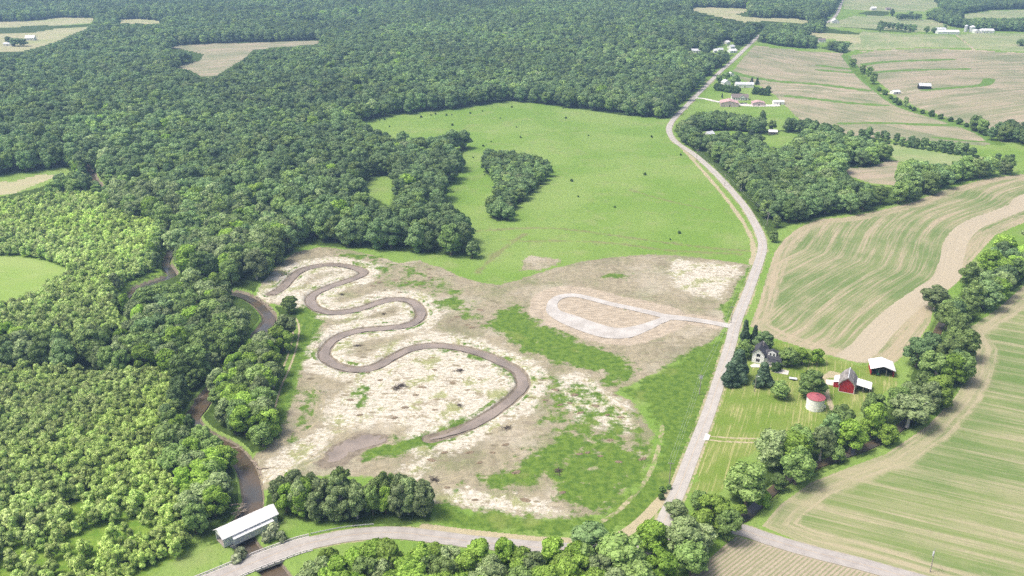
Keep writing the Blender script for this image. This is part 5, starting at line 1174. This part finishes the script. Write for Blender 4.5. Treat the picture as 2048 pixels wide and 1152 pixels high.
# ------------------------------------------------------------------ driftwood, brush, mounds
lg = [MB().tube([(-3, 0, .1), (-1, .25, .22), (1, -.1, .2), (3.2, .2, .1)], [.26, .24, .2, .1], 7).tube([(1, -.1, .2), (2, .9, .9)], [.1, .03], 5).mesh('log', 'drift'),
      MB().tube([(-2.4, 0, .1), (0, -.3, .2), (2.2, .1, .15)], [.2, .2, .08], 7).tube([(-.3, -.25, .2), (.6, -1.1, .6)], [.09, .03], 5).tube([(.6, -.2, .2), (1.3, .7, .7)], [.08, .02], 5).mesh('log', 'drift')]
def log(px, py, ang, s, h, label, group):
    x, y, z = P(px, py); o = link('log', lg[random.randrange(2)]); o.location = (x, y, z + h); o.rotation_euler = (random.uniform(-.1, .1), random.uniform(-.12, .12), ang); o.scale = (s, s, s); return tag(o, label, 'log', group)
for i in range(11): log(462 + random.uniform(0, 24), 1008 + random.uniform(0, 32), random.uniform(.2, 1.6), random.uniform(.6, 1.05), -.9 + i * .13, 'bleached log jammed against the left creek bank above the covered bridge', 'logs jammed above the covered bridge')
for i in range(12): t = i / 11; log(507 + 22 * t + random.uniform(-2, 2), 917 + 42 * t, -1.0 + random.uniform(-.5, .5), random.uniform(.5, .9), -.7 + .1 * (i % 4), 'weathered log stacked along the right creek bank beside the bare earth', 'logs lining the right creek bank')
for i in range(9): t = i / 8; log(514 + 32 * t, 591 + 26 * t + random.uniform(-2, 2), -.9 + random.uniform(-.4, .4), random.uniform(.5, .85), -.6, 'dark log on the outer bank of the upper creek bend', 'logs on the upper creek bend')
log(470, 897, .1, 1.0, .2, 'pale fallen trunk reaching over the creek from the tree strip', None); log(530, 938, .15, .8, .15, 'single log lying on the pinkish bare earth by the creek', None)
for i in range(4): log(372 + i * 9, 806 - i * 4 + random.uniform(-3, 3), .5 + random.uniform(-.3, .3), .9, -.8 + .1 * i, 'grey log at the mid left creek bend below the trees', 'logs at the mid left creek bend')
bp = []
for s in (1, 2):
    m = MB(); rg = random.Random(s)
    for k in range(46):
        a_ = rg.uniform(0, 6.28); q = rg.uniform(0, 1.6); b_ = rg.uniform(0, 6.28); l_ = rg.uniform(.6, 1.6)
        c = Vector((math.cos(a_) * q, math.sin(a_) * q * .6, rg.uniform(.05, .75) * (1 - q / 2.2)))
        m.tube([c, c + Vector((math.cos(b_) * l_, math.sin(b_) * l_, rg.uniform(-.1, .5)))], [.07, .02], 4)
    bp.append(m.mesh('brush_pile', 'brush'))
for i, (px, py, s, lb) in enumerate([(918,742,1.5,'dark brush heap inside the big stream loop, upper side'), (795,776,1.9,'long dark brush heap inside the big stream loop, left of centre'), (805,772,1.5,'brush heap touching the long heap inside the stream loop'), (1013,857,1.4,'dark brush heap on the outer bank of the big stream loop'),
      (868,960,1.5,'dark brush heap above the poplar clump'), (716,692,1.2,'small brush heap between the two lower stream bends'), (1117,943,1.4,'brush heap in the lower weedy patch'), (683,589,1.0,'small dark brush heap inside the upper stream bend'), (768,628,.9,'small brush heap inside the second stream bend'), (920,812,1.2,'scattered dead branches at the lower rim of the stream loop')]):
    x, y, z = P(px, py); o = link('brush_pile', bp[i % 2]); o.location = (x, y, z); o.scale = (s, s, s * .8); o.rotation_euler = (0, 0, i * 1.3); tag(o, lb, 'brush pile')
# low mounds of turned earth
md = []
for s in range(3):
    rg = np.random.default_rng(s); n = 14; vs = []; fs = []
    for j, (q, z) in enumerate([(1.0, -.25), (.85, .12), (.5, .34), (.15, .38)]):
        for k in range(n):
            t = 6.283 * k / n; e = 1 + .18 * rg.normal(); vs.append((math.cos(t) * q * e * 1.5, math.sin(t) * q * e * .75, z + rg.normal() * .05))
    for j in range(3): fs += [(j*n+k, j*n+(k+1)%n, (j+1)*n+(k+1)%n, (j+1)*n+k) for k in range(n)]
    fs.append(tuple(range(3*n, 4*n))); md.append(MB().add(vs, fs).mesh('earth_mound', 'pit'))
MND = [(858,478+60),(790,560),(812,566),(760,565),(745,572),(800,585),(770,580),(840,572),(860,555),(905,640),(915,634),(935,650),(945,655),(960,620),(940,905),(890,905),(862,920),(985,905),(960,925),(1010,890),(1110,780),(1140,806),(1160,826),(1190,812),(1215,830),(1240,835),(1120,810),(1150,790),(1090,800),(1175,905),(1160,908),(1200,912),(1285,918),(1238,924),(1220,880),(1032,945),(1125,985),(1050,1000),(950,1000),(895,975),(830,790),(845,775),(790,835),(760,760),(735,745),(870,740),(905,765),(935,780),(960,760),(700,800),(720,830),(810,815),(870,820)]
for i, (px, py) in enumerate(MND):
    x, y, z = P(px, py); o = link('earth_mound', md[i % 3]); s = random.uniform(.8, 1.6); o.location = (x, y, z); o.scale = (s, s, s * .8); o.rotation_euler = (0, 0, random.uniform(-.5, .5))
    at = 'inside the big stream loop' if (690 < px < 1000 and 730 < py < 850) else 'in the upper bare ground by the stream bends' if py < 700 else 'in the lower bare ground outside the stream loop'
    tag(o, f'low brown mound of turned earth {at}', 'mound', f'earth mounds {at}')

# ------------------------------------------------------------------ air, light, camera
m, nt = new_mat('haze_air'); g = G(nt)
pv = g.n('VolumePrincipled', {'Color': (0.42, 0.67, 1.0, 1), 'Density': 0.00019, 'Anisotropy': 0.2}); om = g.n('OutputMaterial'); nt.links.new(pv.outputs[0], om.inputs['Volume']); M['haze'] = m
tag(MB().box(-6700, -6700, -25, 6700, 6700, 206).build('haze', 'haze'), kind='stuff')
SUN_EL, SUN_AZ = math.radians(62), math.radians(-98)      # azimuth measured from +Y toward +X
sd = Vector((math.sin(SUN_AZ) * math.cos(SUN_EL), math.cos(SUN_AZ) * math.cos(SUN_EL), math.sin(SUN_EL)))
ld = bpy.data.lights.new('sun', 'SUN'); ld.energy = 2.0; ld.angle = math.radians(14); ld.color = (1.0, 0.955, 0.87)
lo = bpy.data.objects.new('sun', ld); COL.objects.link(lo); lo.rotation_euler = (-sd).to_track_quat('-Z', 'Y').to_euler(); lo.location = sd * 1000
wd = bpy.data.worlds.new('World'); SC.world = wd; wd.use_nodes = True; nt = wd.node_tree; nt.nodes.clear(); g = G(nt)
sk = g.n('TexSky', sky_type='NISHITA', sun_disc=False); sk.sun_elevation = SUN_EL; sk.sun_rotation = SUN_AZ; sk.air_density = 0.6; sk.dust_density = 6.0; sk.ozone_density = 0.4
bg = g.n('Background', {'Color': sk.outputs[0], 'Strength': 0.148}); ow = g.n('OutputWorld'); nt.links.new(bg.outputs[0], ow.inputs[0])
cd = bpy.data.cameras.new('camera'); cd.sensor_width = 36; cd.lens = F / 2048 * 36; cd.clip_start = 1; cd.clip_end = 20000
co = bpy.data.objects.new('camera', cd); COL.objects.link(co); co.location = (0, 0, H); co.rotation_euler = (math.pi / 2 - TH, 0, 0); SC.camera = co
SC.view_settings.view_transform = 'Standard'; SC.view_settings.look = 'None'; SC.view_settings.exposure = 0.64; SC.view_settings.gamma = 1
SC.cycles.use_denoising = False; SC.cycles.use_adaptive_sampling = False; SC.cycles.denoiser = 'OPENIMAGEDENOISE'; SC.cycles.denoising_input_passes = 'RGB_ALBEDO_NORMAL'; SC.cycles.denoising_prefilter = 'ACCURATE'; SC.cycles.max_bounces = 5; SC.cycles.diffuse_bounces = 4; SC.cycles.volume_bounces = 0; SC.cycles.transmission_bounces = 3
print('TREES', len(trees), 'individual', n_ind + len(singles), 'saplings', len(saps))
